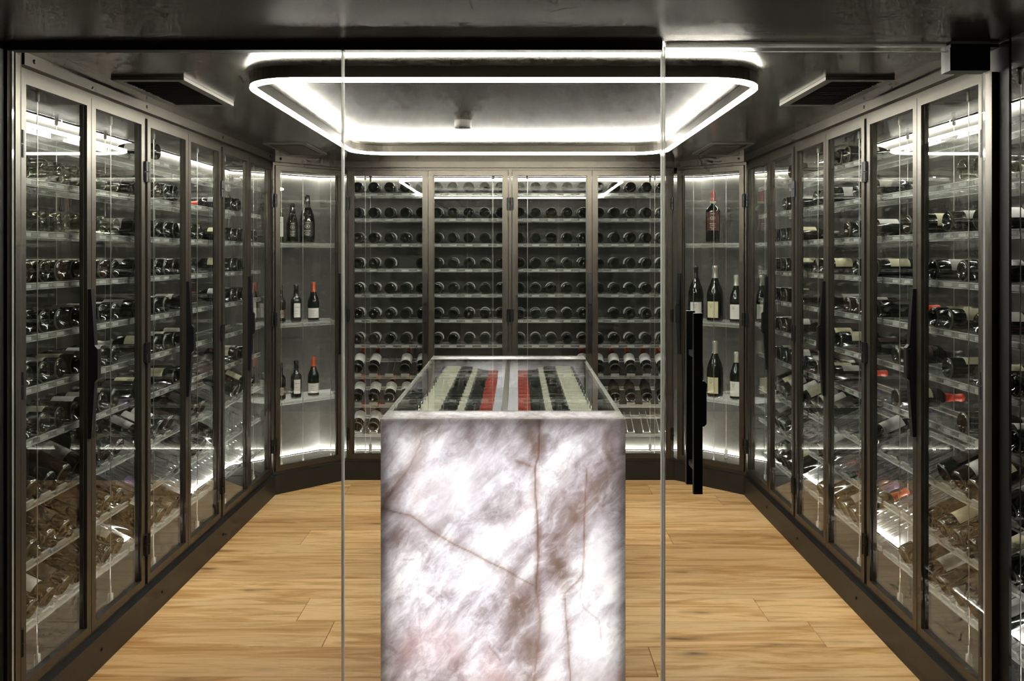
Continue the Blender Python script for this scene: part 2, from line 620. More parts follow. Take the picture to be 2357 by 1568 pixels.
# walls behind the cabinets
struct(obj('wall_left', one_box('wall_left', M['wall'], -2.06, -XW - DW, 2.9, 6.34, 0, H)), 'dark grey mottled wall inside the left cabinets')
struct(obj('wall_right', one_box('wall_right', M['wall'], XW + DW, 2.06, 1.4, 6.34, 0, H)), 'dark grey mottled wall inside the right cabinets')
struct(obj('wall_back', one_box('wall_back', M['wall'], -1.49, 1.49, YB + DW, YB + DW + 0.05, 0, H)), 'dark grey mottled wall inside the back cabinets')
CA, CB = (-2.01, 6.32), (-1.47, 6.86)
for sgn, nm in ((1, 'wall_corner_left'), (-1, 'wall_corner_right')):
    poly = [CA, CB, (CB[0] - 0.035, CB[1] + 0.035), (CA[0] - 0.035, CA[1] + 0.035)]
    if sgn < 0:
        poly = [(-a, b) for a, b in reversed(poly)]
    struct(obj(nm, MB().prism(poly, 0, H).mesh(nm, [M['wall']])), 'dark grey mottled diagonal wall behind a corner cabinet')
struct(obj('wall_entrance_left', one_box('wall_entrance_left', M['black_wall'], -2.06, -XW - 0.005, -1.6, 2.955, 0, H)), 'black wall beside the glass front')
struct(obj('wall_entrance_right', one_box('wall_entrance_right', M['black_wall'], XW + 0.002, XW + 0.010, 2.790, 2.955, 0, H)), 'black steel post between the glass door and the outer cabinet')
struct(obj('wall_outer_right', one_box('wall_outer_right', M['black_wall'], XW, 2.06, -1.6, 1.4, 0, H)), 'black wall outside the cellar')
struct(obj('wall_behind', one_box('wall_behind', M['black_wall'], -2.06, 2.06, -1.65, -1.6, 0, H)), 'dark wall outside the cellar')

# headers and plinths with screws
screw_me = MB().lathe([(0, 0.004), (0.004, 0.004), (0.0075, 0.002), (0.0085, 0.0), (0.0085, -0.003)], 10).mesh('screw', [M['screw']])
def band(name, mat, W, z0, z1, v0, v1, m, screws, zs, lab):
    o = obj(name, one_box(name, M[mat], 0, W, v0, v1, z0, z1), None, m)
    struct(o, lab)
    for u in screws:
        obj('screw', screw_me, o, Matrix.Translation((u, v0, zs)) @ Matrix.Rotation(PI / 2, 4, 'X'))
    return o
ML = T(-XW, Y0, 0, PI / 2)                      # local x along the wall, y into the cabinet
MR = T(XW, YC, 0, -PI / 2)
MK = T(-XB, YB, 0, 0)
MDL = T(-XW, YC, 0, PI / 4)
MDR = T(XB, YB, 0, -PI / 4)
SW = YC - Y0
BWID = 2 * XB
DWID = (XW - XB) * math.sqrt(2)
for nm, m, W, sc_ in (('left', ML, SW, [0.06, 0.98, 2.0, 2.95]), ('right', MR, SW, [0.12, 1.07, 2.09, 3.0]), ('back', MK, BWID, []),
                      ('corner_left', MDL, DWID, [0.04]), ('corner_right', MDR, DWID, [DWID - 0.04])):
    band('trim_' + nm, 'steel', W, 2.262, H, 0.0, 0.03, m, sc_, 2.284, 'dark steel header strip under the ceiling')
    band('baseboard_' + nm, 'plinth', W, 0.0, 0.128, 0.0, 0.03, m, [s for s in (0.55, 1.15, 2.0) if s < W and W > 1], 0.07, 'black steel plinth below the cabinets')

# ------------------------------------------------------------------ glass front
def glass_sheet(name, x0, x1, z0, z1, th=0.012):
    return MB().box(x0, x1, YG - th / 2, YG + th / 2, z0, z1, mis=[1, 1, 0, 1, 0, 1]).mesh(name, [M['front_glass'], M['glass_edge']])
def front_pane(name, x0, x1, lab):
    o = obj(name, glass_sheet(name, x0, x1, 0.0, H - 0.018))
    struct(o, lab)
    return o
w1 = front_pane('window_1', -1.575, -0.513, 'frameless glass wall panel beside the black wall')
w2 = front_pane('window_2', -0.509, 0.514, 'frameless glass wall panel in front of the onyx island')
chan = struct(obj('trim_glass_head', one_box('trim_glass_head', M['black_wall'], -1.59, 0.516, YG - 0.02, YG + 0.02, H - 0.021, H)), 'black channel holding the glass wall at the ceiling')
side = struct(obj('trim_glass_side', MB().box(-1.592, -1.585, YG - 0.014, YG + 0.06, 0, H - 0.02).box(-1.590, -1.572, YG + 0.010, YG + 0.020, 0, H - 0.022).mesh('trim_glass_side', [M['steel']])), 'slim steel channel at the end of the glass wall')
joint_me = MB().box(-0.0035, 0.0035, YG - 0.009, YG + 0.009, 0.0, H - 0.019)
struct(obj('trim_joint_glow', joint_me.mesh('trim_joint_glow', [M['glass_edge']]), None, Matrix.Translation((-0.5110, 0, 0))), 'added clear strip standing in for edge glow between the fixed glass panels')  # strip added to widen the bright line of the panel edges
struct(obj('trim_door_glow', MB().box(0.5145, 0.5180, YG - 0.012, YG + 0.012, 0.0, H - 0.019).box(0.5215, 0.5265, YG - 0.010, YG + 0.010, 0.0, H - 0.008).mesh('trim_door_glow', [M['glass_edge']])), 'added clear strips standing in for edge glow beside the glass door')  # strips added to imitate the glowing glass edge at the door
door = obj('door_1', glass_sheet('door_1', 0.527, 1.556, 0.008, H - 0.006))
struct(door, 'frameless clear glass entrance door with long black handle')
obj('top_edge_glow', MB().box(0.53, 1.43, YG - 0.010, YG + 0.010, 2.2985, 2.3045).box(0.53, 1.43, YG - 0.010, YG - 0.0065, 2.2795, 2.2825).mesh('top_edge_glow', [M['glass_edge']]), door)  # added strips imitating bright lines of the door's refracted top edge
obj('jamb_strip', one_box('jamb_strip', M['steel'], 1.570, 1.589, YG - 0.02, YG + 0.02, 0.0, 2.214), door)
obj('pivot_block', MB().box(1.432, 1.560, YG - 0.03, YG + 0.03, 2.216, 2.290).box(1.432, 1.585, YG - 0.034, YG + 0.034, 2.290, 2.300).mesh('pivot_block', [M['black']]), door)
hb = MB()
for s in (-1, 1):
    ya, yb = sorted((YG + s * 0.050, YG + s * 0.070))
    hb.box(0.606, 0.634, ya, yb, 0.874, 1.444)
hd = obj('handle', hb.box(0.612, 0.628, YG - 0.052, YG + 0.052, 1.30, 1.318).box(0.612, 0.628, YG - 0.052, YG + 0.052, 0.94, 0.958).mesh('handle', [M['black']]), door)
lk = [(0.626, 1.080), (0.648, 1.080), (0.655, 1.088), (0.655, 1.216), (0.648, 1.224), (0.626, 1.224)]
obj('lock_case', MB().prism(lk, YG - 0.03, YG + 0.03, axis='y').mesh('lock_case', [M['black']]), hd)

# ------------------------------------------------------------------ cabinets
hinge_r_me = MB().tube((0, 0, -0.046), (0, 0, -0.002), 0.0095, 10).tube((0, 0, 0.002), (0, 0, 0.046), 0.0095, 10).box(-0.016, 0.004, 0.0, 0.012, -0.04, 0.04).mesh('hinge', [M['black']])
hinge_me = MB().tube((0, 0, -0.046), (0, 0, -0.002), 0.0095, 10).tube((0, 0, 0.002), (0, 0, 0.046), 0.0095, 10).box(-0.004, 0.016, 0.0, 0.012, -0.04, 0.04).mesh('hinge', [M['black']])
def handle_mesh():
    # side profile (protrusion, height), extruded across: tapering wings with a stepped grip
    L = 0.29
    prof = [(0.0, -L), (-0.013, -L), (-0.026, -0.085), (-0.026, -0.072), (-0.038, -0.058), (-0.038, 0.058), (-0.026, 0.072), (-0.026, 0.085), (-0.013, L), (0.0, L)]
    mb = MB()
    mb.prism(prof[::-1], -0.013, 0.013, axis='x')
    mb.box(-0.006, 0.020, -0.036, -0.022, -0.056, 0.056)
    return mb.mesh('handle', [M['black']])
handle_me = handle_mesh()
DZ0, DZ1 = 0.150, 2.240
ST = 0.034      # stile width
def ring_mesh(name, w, z0, z1, v0, v1, st, mat):
    mb = MB()
    mb.box(0, st, v0, v1, z0, z1).box(w - st, w, v0, v1, z0, z1)
    mb.box(st, w - st, v0, v1, z1 - st, z1).box(st, w - st, v0, v1, z0, z0 + st)
    # slim glazing bead inside
    b = 0.008
    mb.box(st, st + b, v0 + 0.012, v1 - 0.004, z0 + st, z1 - st).box(w - st - b, w - st, v0 + 0.012, v1 - 0.004, z0 + st, z1 - st)
    return mb.mesh(name, [mat])
door_cache = {}
def door_parts(w):
    k = round(w, 4)
    if k not in door_cache:
        door_cache[k] = (ring_mesh('door', w, DZ0, DZ1, 0.022, 0.052, ST, M['steel']),
                         MB().box(ST - 0.004, w - ST + 0.004, 0.036, 0.042, DZ0 + ST - 0.004, DZ1 - ST + 0.004).mesh('glass_pane', [M['pane']]))
    return door_cache[k]

def led_line(c, p, q):
    """LED strips along a wall foot and a wall head (p, q: ends on the wall line), each behind a low shield added to hide it from the facing glass"""
    L = math.hypot(q[0] - p[0], q[1] - p[1])
    m = Matrix.Translation((p[0], p[1], 0)) @ Matrix.Rotation(math.atan2(q[1] - p[1], q[0] - p[0]), 4, 'Z')
    for z0, z1, l0, l1, mt in ((0.1275, 0.1335, 0.1275, 0.1365, 'strip_low'), (2.2255, 2.2315, 2.2225, 2.2315, 'strip_top')):
        st = obj('led_strip', MB().box(0, L, -0.013, -0.003, z0, z1).mesh('led_strip', [M[mt]]), c, m)
        obj('led_shield', MB().box(0, L, -0.020, -0.017, l0, l1).mesh('led_shield', [M['cab_top']]), st)  # added shield that cuts strip reflections in the opposite doors

def cabinet(m, W, ndoors, label, handle_side=None, floor_poly=None, hinge_outer=True):
    c = tag(empty('wine_cabinet', m), label, 'wine cabinet', 'glass-door wine cabinets round the room')
    fr = MB()
    s = 0.011
    fr.box(0.0005, s, 0.0305, 0.07, 0.1285, 2.2615).box(W - s, W - 0.0005, 0.0305, 0.07, 0.1285, 2.2615)
    fr.box(s, W - s, 0.0305, 0.07, 2.243, 2.2615).box(s, W - s, 0.0305, 0.07, 0.1285, 0.147)
    obj('frame', fr.mesh('frame', [M['steel']]), c)
    dw = (W - 2 * s - 0.004 * (ndoors + 1)) / ndoors
    dme, pme = door_parts(dw)
    for k in range(ndoors):
        u0 = s + 0.004 + k * (dw + 0.004)
        d = obj('door', dme, c, Matrix.Translation((u0, 0, 0)))
        obj('glass_pane', pme, d)
        hinge_left = (k == 0) if ndoors == 2 else (handle_side == 'right')
        hu = -0.003 if hinge_left else dw + 0.003
        for hz in (2.00, 1.19, 0.33):
            obj('hinge', hinge_me if hinge_left else hinge_r_me, d, Matrix.Translation((hu, 0.018, hz)))
        if (ndoors == 2 and k == 0) or ndoors == 1:
            u = dw - 0.016 if hinge_left else 0.016
            obj('handle', handle_me, d, Matrix.Translation((u, 0.022, 1.205)))
    poly = floor_poly or [(0.0005, 0.0305), (W - 0.0005, 0.0305), (W - 0.0005, DW - 0.001), (0.0005, DW - 0.001)]
    obj('floor_panel', MB().prism(poly, 0.105, 0.127).mesh('floor_panel', [M['cab_floor']]), c)
    obj('top_panel', MB().prism([(a, max(b, 0.071)) for a, b in poly], 2.232, 2.256).mesh('top_panel', [M['cab_top']]), c)
    runs = [((0.004, DW), (W - 0.004, DW))]
    if floor_poly:
        runs = [((-0.093, 0.494), (W + 0.093, 0.494)), ((-0.288, 0.300), (-0.100, 0.488)), ((W + 0.100, 0.488), (W + 0.288, 0.300))]
    for p, q in runs:
        led_line(c, p, q)
    return c

SU = SW / 3
BU = BWID / 2
unit_l = [T(-XW, Y0 + i * SU, 0, PI / 2) for i in range(3)]
unit_r = [T(XW, Y0 + (i + 1) * SU, 0, -PI / 2) for i in range(3)]
unit_b = [T(-XB + i * BU, YB, 0, 0) for i in range(2)]
near = ['next to the glass front', 'in the middle of the run', 'next to the corner cabinet']
for i in range(3):
    cabinet(unit_l[i], SU, 2, 'dark steel two-door wine cabinet on the left wall, ' + near[i])
for i in range(3):
    cabinet(unit_r[i], SU, 2, 'dark steel two-door wine cabinet on the right wall, ' + near[i])
cabinet(unit_b[0], BU, 2, 'dark steel two-door wine cabinet filling the left half of the back wall')
cabinet(unit_b[1], BU, 2, 'dark steel two-door wine cabinet filling the right half of the back wall')
dpoly = [(0.02, 0.0305), (DWID - 0.02, 0.0305), (DWID + 0.285, 0.300), (DWID + 0.094, 0.493), (-0.094, 0.493), (-0.285, 0.300)]
cabinet(MDL, DWID, 1, 'narrow single-door corner cabinet between the left and back runs', 'right', dpoly)
cabinet(MDR, DWID, 1, 'narrow single-door corner cabinet between the back and right runs', 'left', dpoly)

# outer cabinet beyond the black post, only its end shows
MO = T(XW, 2.963, 0, -PI / 2)
OW = 1.2
oc = tag(empty('wine_cabinet', MO), 'outer wine cabinet just beyond the black post at the picture edge', 'wine cabinet')
obj('frame', MB().box(0.19, OW, 0.03, 0.07, 2.225, 2.262).box(0.19, OW, 0.03, 0.07, 0.128, 0.147).box(OW - 0.03, OW, 0.03, 0.07, 0.147, 2.225).mesh('frame', [M['plinth']]), oc)
obj('glass_pane', MB().box(0.19, OW - 0.03, 0.046, 0.052, 0.147, 2.225).mesh('glass_pane', [M['pane']]), oc)
obj('header', one_box('header', M['plinth'], 0.19, OW, 0.0, 0.03, 2.225, H), oc)
obj('plinth', one_box('plinth', M['plinth'], 0.19, OW, 0.0, 0.03, 0.0, 0.135), oc)
obj('floor_panel', one_box('floor_panel', M['cab_floor'], 0, OW, 0.045, DW - 0.001, 0.105, 0.127), oc)
obj('top_panel', one_box('top_panel', M['cab_top'], 0, OW, 0.071, DW - 0.001, 2.232, 2.256), oc)
led_line(oc, (0.004, DW), (OW, DW))

# ------------------------------------------------------------------ acrylic racks
FLAT_Z = [2.064 - 0.1855 * i for i in range(7)]     # underside of the rails
TILT_Z = [0.737, 0.525, 0.310]
VF, VR = 0.098, 0.304
TILT = R(25)
def cradle_mesh():
    mb = MB()
    for s in (-1, 1):
        mb.box(s * 0.024 - 0.003, s * 0.024 + 0.003, 0.0, 0.235, 0.006, 0.020)
    mb.box(-0.0265, 0.0265, -0.007, 0.007, 0.0, 0.013, mi=1)
    mb.box(-0.0265, 0.0265, 0.205, 0.219, 0.0, 0.013)
    return mb.mesh('bottle_cradle', [M['acrylic'], M['acrylic_edge']])
def lip_cradle_mesh():
    mb = MB()
    for s in (-1, 1):
        mb.box(s * 0.024 - 0.003, s * 0.024 + 0.003, 0.0, 0.262, 0.006, 0.020)
    mb.box(-0.030, 0.030, -0.009, -0.001, 0.0, 0.022, mi=1)
    mb.box(-0.0265, 0.0265, 0.222, 0.236, 0.0, 0.013)
    return mb.mesh('bottle_cradle', [M['acrylic'], M['acrylic_edge']])
cradle_me, lip_me = cradle_mesh(), lip_cradle_mesh()
anchor_low = MB().lathe([(0, 0.095), (0.003, 0.095), (0.003, 0.066), (0.011, 0.062), (0.011, 0.010), (0.0125, 0.008), (0.0125, 0), (0, 0)], 12).mesh('cable_anchor', [M['fitting']])
anchor_top = MB().lathe([(0, 0), (0.011, 0), (0.011, -0.012), (0.007, -0.014), (0.007, -0.05), (0.002, -0.054), (0, -0.054)], 12).mesh('cable_anchor', [M['fitting']])
cable_me = MB().tube((0, 0, 0.13), (0, 0, 2.2305), 0.0019, 6).mesh('cable', [M['cable']])

def rack(m, W, us, cables, label):
    r = tag(empty('bottle_rack', m), label, 'bottle rack', 'clear acrylic bottle racks hung on steel cables')
    def rail(mb, v, z0, z1):
        e = 0.0022
        mb.box(0.02, W - 0.02, v - 0.005, v + 0.005, z0 + e, z1 - e, mi=2)
        mb.box(0.02, W - 0.02, v - 0.005, v + 0.005, z0, z0 + e, mi=1)
        mb.box(0.02, W - 0.02, v - 0.005, v + 0.005, z1 - e, z1, mi=1)
        return mb
    dz = (VR - VF) * math.tan(TILT)
    mats = [M['acrylic'], M['acrylic_edge'], M['acrylic_rail']]
    flat_me = rail(rail(MB(), VF, -0.005, 0.020), VR, -0.005, 0.020).mesh('shelf', mats)
    tilt_me = rail(rail(MB(), VF, -0.016, 0.0045), VR, dz - 0.014, dz + 0.010).mesh('shelf', mats)
    for z in FLAT_Z:
        s = obj('shelf', flat_me, r, Matrix.Translation((0, 0, z)))
        for u in us:
            obj('bottle_cradle', cradle_me, s, Matrix.Translation((u, VF, 0.001)))
    for z in TILT_Z:
        s = obj('shelf', tilt_me, r, Matrix.Translation((0, 0, z)))
        for u in us:
            obj('bottle_cradle', lip_me, s, Matrix.Translation((u, VF, 0.002)) @ Matrix.Rotation(TILT, 4, 'X'))
    for u in cables:
        for v in (VF - 0.012, VR + 0.012):
            obj('cable', cable_me, r, Matrix.Translation((u, v, 0)))
            obj('cable_anchor', anchor_low, r, Matrix.Translation((u, v, 0.1275)))
            obj('cable_anchor', anchor_top, r, Matrix.Translation((u, v, 2.2315)))
    return r
US_S = [0.065 + 0.1155 * k for k in range(8)]
US_B = [0.070 + 0.1165 * k for k in range(10)]
place = ['nearest the glass front', 'in the middle cabinet', 'nearest the corner cabinet']
for i in range(3):
    rack(unit_l[i], SU, US_S, (0.2383, 0.8158), 'clear acrylic ten-tier bottle rack on the left wall, ' + place[i])
US_R = [SU - u for u in US_S][::-1]
for i in range(3):
    rack(unit_r[i], SU, US_R, (SU - 0.8158, SU - 0.2383), 'clear acrylic ten-tier bottle rack on the right wall, ' + place[i])
rack(unit_b[0], BU, US_B, (0.128, 1.06), 'clear acrylic ten-tier bottle rack in the left half of the back wall')
rack(unit_b[1], BU, US_B, (0.128, 1.06), 'clear acrylic ten-tier bottle rack in the right half of the back wall')
US_O = [0.036 + 0.1155 * k for k in range(8)]
rack(MO, OW, US_O, (0.088, 0.90), 'clear acrylic bottle rack in the outer cabinet beyond the black post')

# corner racks: plain plates
def corner_rack(m, zs, label):
    r = tag(empty('display_rack', m), label, 'display rack', 'plain acrylic display racks in the corners')
    pl = [(0.03, 0.10), (DWID - 0.03, 0.10), (DWID + 0.10, 0.36), (-0.10, 0.36)]
    me = MB().prism(pl, -0.012, 0.0).box(0.03, DWID - 0.03, 0.0965, 0.0995, -0.003, 0.0, mi=1).box(0.03, DWID - 0.03, 0.0965, 0.0995, -0.026, -0.003).box(0.03, DWID - 0.03, 0.0965, 0.0995, -0.029, -0.026, mi=1).mesh('shelf', [M['acrylic_rail'], M['acrylic_edge']])
    for z in zs:
        obj('shelf', me, r, Matrix.Translation((0, 0, z)))
    for u, v in ((0.10, 0.092), (0.27, 0.092), (0.50, 0.092), (0.20, 0.366)):
        obj('cable', cable_me, r, Matrix.Translation((u, v, 0)))
        obj('cable_anchor', anchor_low, r, Matrix.Translation((u, v, 0.1275)))
    return r
ZS = [1.712, 1.152, 0.612]
corner_rack(MDL, ZS, 'three-tier clear acrylic display rack in the left corner cabinet')
corner_rack(MDR, ZS, 'three-tier clear acrylic display rack in the right corner cabinet')

# ------------------------------------------------------------------ bottles
def profile(style, Rb, L):
    pr = [(0.0, 0.024), (0.006, 0.022), (Rb * 0.45, 0.012), (Rb * 0.62, 0.003), (Rb * 0.72, 0.0), (Rb * 0.82, 0.0012), (Rb * 0.91, 0.0045), (Rb * 0.97, 0.010), (Rb, 0.018)]
    rn = 0.0145 if Rb < 0.048 else 0.017
    if style == 'bordeaux':
        pr += [(Rb, L * 0.60), (Rb * 0.97, L * 0.635), (Rb * 0.84, L * 0.672), (Rb * 0.60, L * 0.70), (rn * 1.1, L * 0.735), (rn, L * 0.78), (rn * 0.95, L * 0.94)]
    elif style == 'port':
        pr += [(Rb, L * 0.56), (Rb * 0.96, L * 0.60), (Rb * 0.78, L * 0.64), (rn * 1.25, L * 0.68), (rn * 1.2, L * 0.78), (rn * 0.95, L * 0.94)]
    elif style == 'champagne':
        pr += [(Rb, L * 0.42), (Rb * 0.96, L * 0.50), (Rb * 0.82, L * 0.60), (Rb * 0.60, L * 0.70), (rn * 1.3, L * 0.80), (rn * 1.1, L * 0.90), (rn * 1.1, L * 0.94)]
    else:
        pr += [(Rb, L * 0.46), (Rb * 0.95, L * 0.53), (Rb * 0.80, L * 0.61), (Rb * 0.56, L * 0.69), (rn * 1.25, L * 0.77), (rn, L * 0.84), (rn * 0.95, L * 0.94)]
    pr += [(rn * 1.12, L * 0.945), (rn * 1.12, L * 0.985), (rn * 0.9, L), (0.0, L)]
    return pr, rn
bottle_cache = {}
def bottle_mesh(style, Rb, L, mat, seg=20):
    k = ('b', style, Rb, L, mat, seg)
    if k not in bottle_cache:
        pr, rn = profile(style, Rb, L)
        mb = MB().lathe(pr, seg)
        if mat != 'bottle_washed':
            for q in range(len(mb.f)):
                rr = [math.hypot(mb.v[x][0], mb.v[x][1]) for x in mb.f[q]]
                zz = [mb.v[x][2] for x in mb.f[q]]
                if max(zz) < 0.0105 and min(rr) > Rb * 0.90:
                    mb.mi[q] = 1  # ring of faces that carries the painted rim highlight
        bottle_cache[k] = mb.mesh('wine_bottle', [M[mat], M['heel_highlight']], sharp=50)
    return bottle_cache[k]
def label_mesh(Rb, z0, z1, half, mat):
    k = ('l', Rb, z0, z1, half, mat)
    if k not in bottle_cache:
        bottle_cache[k] = MB().patch(Rb + 0.0003, -half, half, z0, z1, 14).mesh('label', [M[mat]])
    return bottle_cache[k]
def capsule_mesh(Rb, L, frac, mat, style='burgundy'):
    k = ('c', Rb, L, frac, mat, style)
    if k not in bottle_cache:
        pr, rn = profile(style, Rb, L)
        z0 = L * frac
        def rad(z):
            for (r0, a), (r1, b) in zip(pr[:-1], pr[1:]):
                if a <= z <= b and b > a:
                    return r0 + (r1 - r0) * (z - a) / (b - a)
            return rn
        e = 0.0008
        bottle_cache[k] = MB().lathe([(rad(z0) + 0.0001, z0), (rad(z0) + e, z0), (rn + e, L * 0.85), (rn + e, L * 0.94), (rn * 1.12 + e, L * 0.945), (rn * 1.12 + e, L * 0.985), (rn * 0.92 + e, L + e), (0, L + e)], 16).mesh('capsule', [M[mat]], sharp=50)
    return bottle_cache[k]

def bottle(name, m, style, Rb, L, mat, lab=None, cap=None, label_mat=None, text=None, cat='wine bottle', group=None, extra=None):
    """lab: (z0, z1, half angle, turn) ; cap: (fraction of height where it starts)"""
    o = obj(name, bottle_mesh(style, Rb, L, mat), None, m)
    tag(o, text, cat, group)
    if lab:
        obj('label', label_mesh(Rb, lab[0], lab[1], lab[2], label_mat), o, Matrix.Rotation(lab[3], 4, 'Z'))
    if cap:
        obj('capsule', capsule_mesh(Rb, L, cap[0], cap[1], style), o)
    return o

BR = 0.0405
BL = 0.298
LIE = Matrix.Rotation(-PI / 2, 4, 'X')            # bottle axis z -> local +y (neck into the cabinet)
rng = random.Random(11)
def lying(cm, u, z, where, look, style='burgundy', mat='bottle', lmat='paper', cap='cap_black', turn=None, has_label=True, push=0.0):
    m = cm @ Matrix.Translation((u, VF - 0.012 + push, z + 0.0205 + BR + 0.0008)) @ LIE
    t = turn if turn is not None else rng.uniform(-0.9, 0.9)
    bottle('wine_bottle', m, style, BR, BL, mat, (0.060, 0.150, 1.35, PI * 1.5 + t) if has_label else None, (0.72, cap), lmat, look + where,
           'wine bottle', 'wine bottles lying base outward on the racks')
def tilted(cm, u, z, where, look, style='burgundy', mat='bottle', lmat='paper', cap='cap_black', turn=0.0, has_label=True):
    m = cm @ Matrix.Translation((u, VF, z + 0.002)) @ Matrix.Rotation(TILT, 4, 'X') @ Matrix.Translation((0, 0.0005, 0.0205 + BR + 0.0008)) @ LIE
    bottle('tilted_wine_bottle', m, style, BR, BL, mat, (0.060, 0.155, 1.25, PI / 2 + PI + turn) if has_label else None, (0.72, cap), lmat, look + where,
           'wine bottle', 'wine bottles on the sloping lower shelves')

def shelf_name(i):
    return ORD[i] + ' shelf'

# back wall: seven flat rows of twenty, then three sloping rows
for i, z in enumerate(FLAT_Z):
    n = 0
    for k in range(20):
        if (i == 3 and k == 3) or (i == 5 and k == 15):
            continue
        cm = unit_b[k // 10]
        u = US_B[k % 10]
        clear = (i == 0 and 4 <= k <= 14)  # see-through glass stands in for bright backdrop and door reflections
        look = 'light-washed dark bottle lying ' if clear else 'dark wine bottle lying '
        where = '%s from left in the %s row down, back wall' % (ORD[n], ORD[i])
        lying(cm, u, z, where, look, 'burgundy' if (k + i) % 3 else 'bordeaux', 'bottle_washed' if clear else 'bottle', 'paper' if rng.random() < 0.75 else 'paper_grey', 'cap_black',
              turn=(0.75 - 0.06 * k + rng.uniform(-0.15, 0.15)), has_label=not clear)
        n += 1
TB = {0: [0, 1, 3, 4, 14, 15, 16, 17, 18, 19], 1: [0, 1, 2, 3, 4, 15, 16, 17, 18, 19], 2: [0, 1, 2]}
for i, ks in TB.items():
    for n, k in enumerate(ks):
        dark = (i == 1 and k >= 15)
        where = '%s from left in the %s sloping row, back wall' % (ORD[n], ['upper', 'middle', 'lower'][i])
        tilted(unit_b[k // 10], US_B[k % 10], TILT_Z[i], where, 'dark-labelled bottle ' if dark else 'white-labelled bottle with red capsule ', 'burgundy', 'bottle',
               'paper_dark' if dark else 'paper', 'cap_black' if dark else 'cap_orange', turn=0.25 if k < 10 else -0.2)

# side walls: which places hold a bottle, counted from the glass front
LEFT = {
    (0, 1): '01234567', (0, 2): '01234567', (0, 3): '01234567', (0, 4): '01234567', (0, 5): '01234567', (0, 6): '01234567',
    (1, 0): '2', (1, 1): '01234', (1, 2): '0123467', (1, 3): '0123456', (1, 4): '01235', (1, 5): '2346', (1, 6): '0145',
    (2, 1): '34', (2, 2): '3457', (2, 3): '345', (2, 4): '345', (2, 6): '45',
    (0, 7): '01234567', (0, 8): '01234567', (0, 9): '01234567', (1, 7): '0123567', (1, 8): '67', (1, 9): '01234', (2, 7): '3456', (2, 8): '0',
}
RIGHT = {
    (0, 1): '12', (0, 2): '1356', (0, 3): '124', (0, 4): '134', (0, 5): '137', (0, 6): '027',
    (1, 0): '345', (1, 1): '12567', (1, 2): '123', (1, 3): '01267', (1, 4): '0235', (1, 5): '146', (1, 6): '567',
    (2, 0): '12', (2, 1): '23', (2, 2): '2345', (2, 3): '2345', (2, 4): '1345', (2, 5): '345', (2, 6): '0345',
    (0, 7): '123', (0, 8): '01234', (0, 9): '0123456', (1, 7): '0567', (1, 8): '56', (1, 9): '2346', (2, 7): '01345', (2, 8): '345', (2, 9): '12345',
}
cabname = ['near', 'middle', 'far']
for side_name, units, table in (('left', unit_l, LEFT), ('right', unit_r, RIGHT)):
    for (c, i), ks in sorted(table.items()):
        for n, ch in enumerate(ks):
            k = int(ch)
            u = US_S[k] if side_name == 'left' else US_R[7 - k]
            where = ', %s from front on the %s shelf of the %s %s-wall cabinet' % (ORD[n], ORD[i], cabname[c], side_name)
            if i < 7:
                clear = side_name == 'left' and c == 0 and i in (1, 2)
                clear = clear or (side_name == 'right' and c == 0 and i == 1)  # reflection over these dark bottles is put in as see-through glass
                lm = rng.choice(['paper', 'paper', 'paper_grey', 'paper_cream', 'paper_dark'])
                cp = rng.choice(['cap_black', 'cap_black', 'cap_black', 'cap_red', 'cap_silver'])
                mt = 'bottle_washed' if clear else rng.choice(['bottle', 'bottle', 'bottle', 'bottle_brown'])
                lying(units[c], u, FLAT_Z[i], where, 'light-washed dark bottle lying' if clear else ('brown bottle lying' if mt == 'bottle_brown' else 'dark bottle lying'),
                      rng.choice(['bordeaux', 'burgundy']), mt, lm, cp, has_label=not clear, turn=rng.uniform(-0.5, 0.5))
            else:
                lm = rng.choice(['paper', 'paper_grey', 'paper_dark', 'paper_dark', 'paper_cream'])
                cp = rng.choice(['cap_black', 'cap_black', 'cap_black', 'cap_orange', 'cap_violet'])
                mt = rng.choice(['bottle', 'bottle', 'bottle_brown'])
                tilted(units[c], u, TILT_Z[i - 7], where, 'brown bottle sloping' if mt == 'bottle_brown' else 'dark bottle sloping', rng.choice(['bordeaux', 'burgundy']), mt, lm, cp,
                       turn=rng.uniform(-0.4, 0.4), has_label=rng.random() < (0.35 if side_name == 'left' else 0.6))
# outer cabinet
for (i, k) in ((5, 0), (6, 0), (5, 1), (6, 1)):
    lying(MO, US_O[k], FLAT_Z[i], ', %s from the black post, %s shelf of the outer cabinet' % (ORD[k], ORD[i]), 'dark bottle lying', 'burgundy', 'bottle', 'paper_cream', 'cap_red', turn=0.1)
for (i, k) in ((0, 0), (1, 0), (0, 1), (1, 1)):
    tilted(MO, US_O[k], TILT_Z[i], ', %s from the black post, %s shelf of the outer cabinet' % (ORD[k], ORD[i + 7]), 'dark bottle sloping', 'bordeaux', 'bottle', 'paper_cream', 'cap_black')

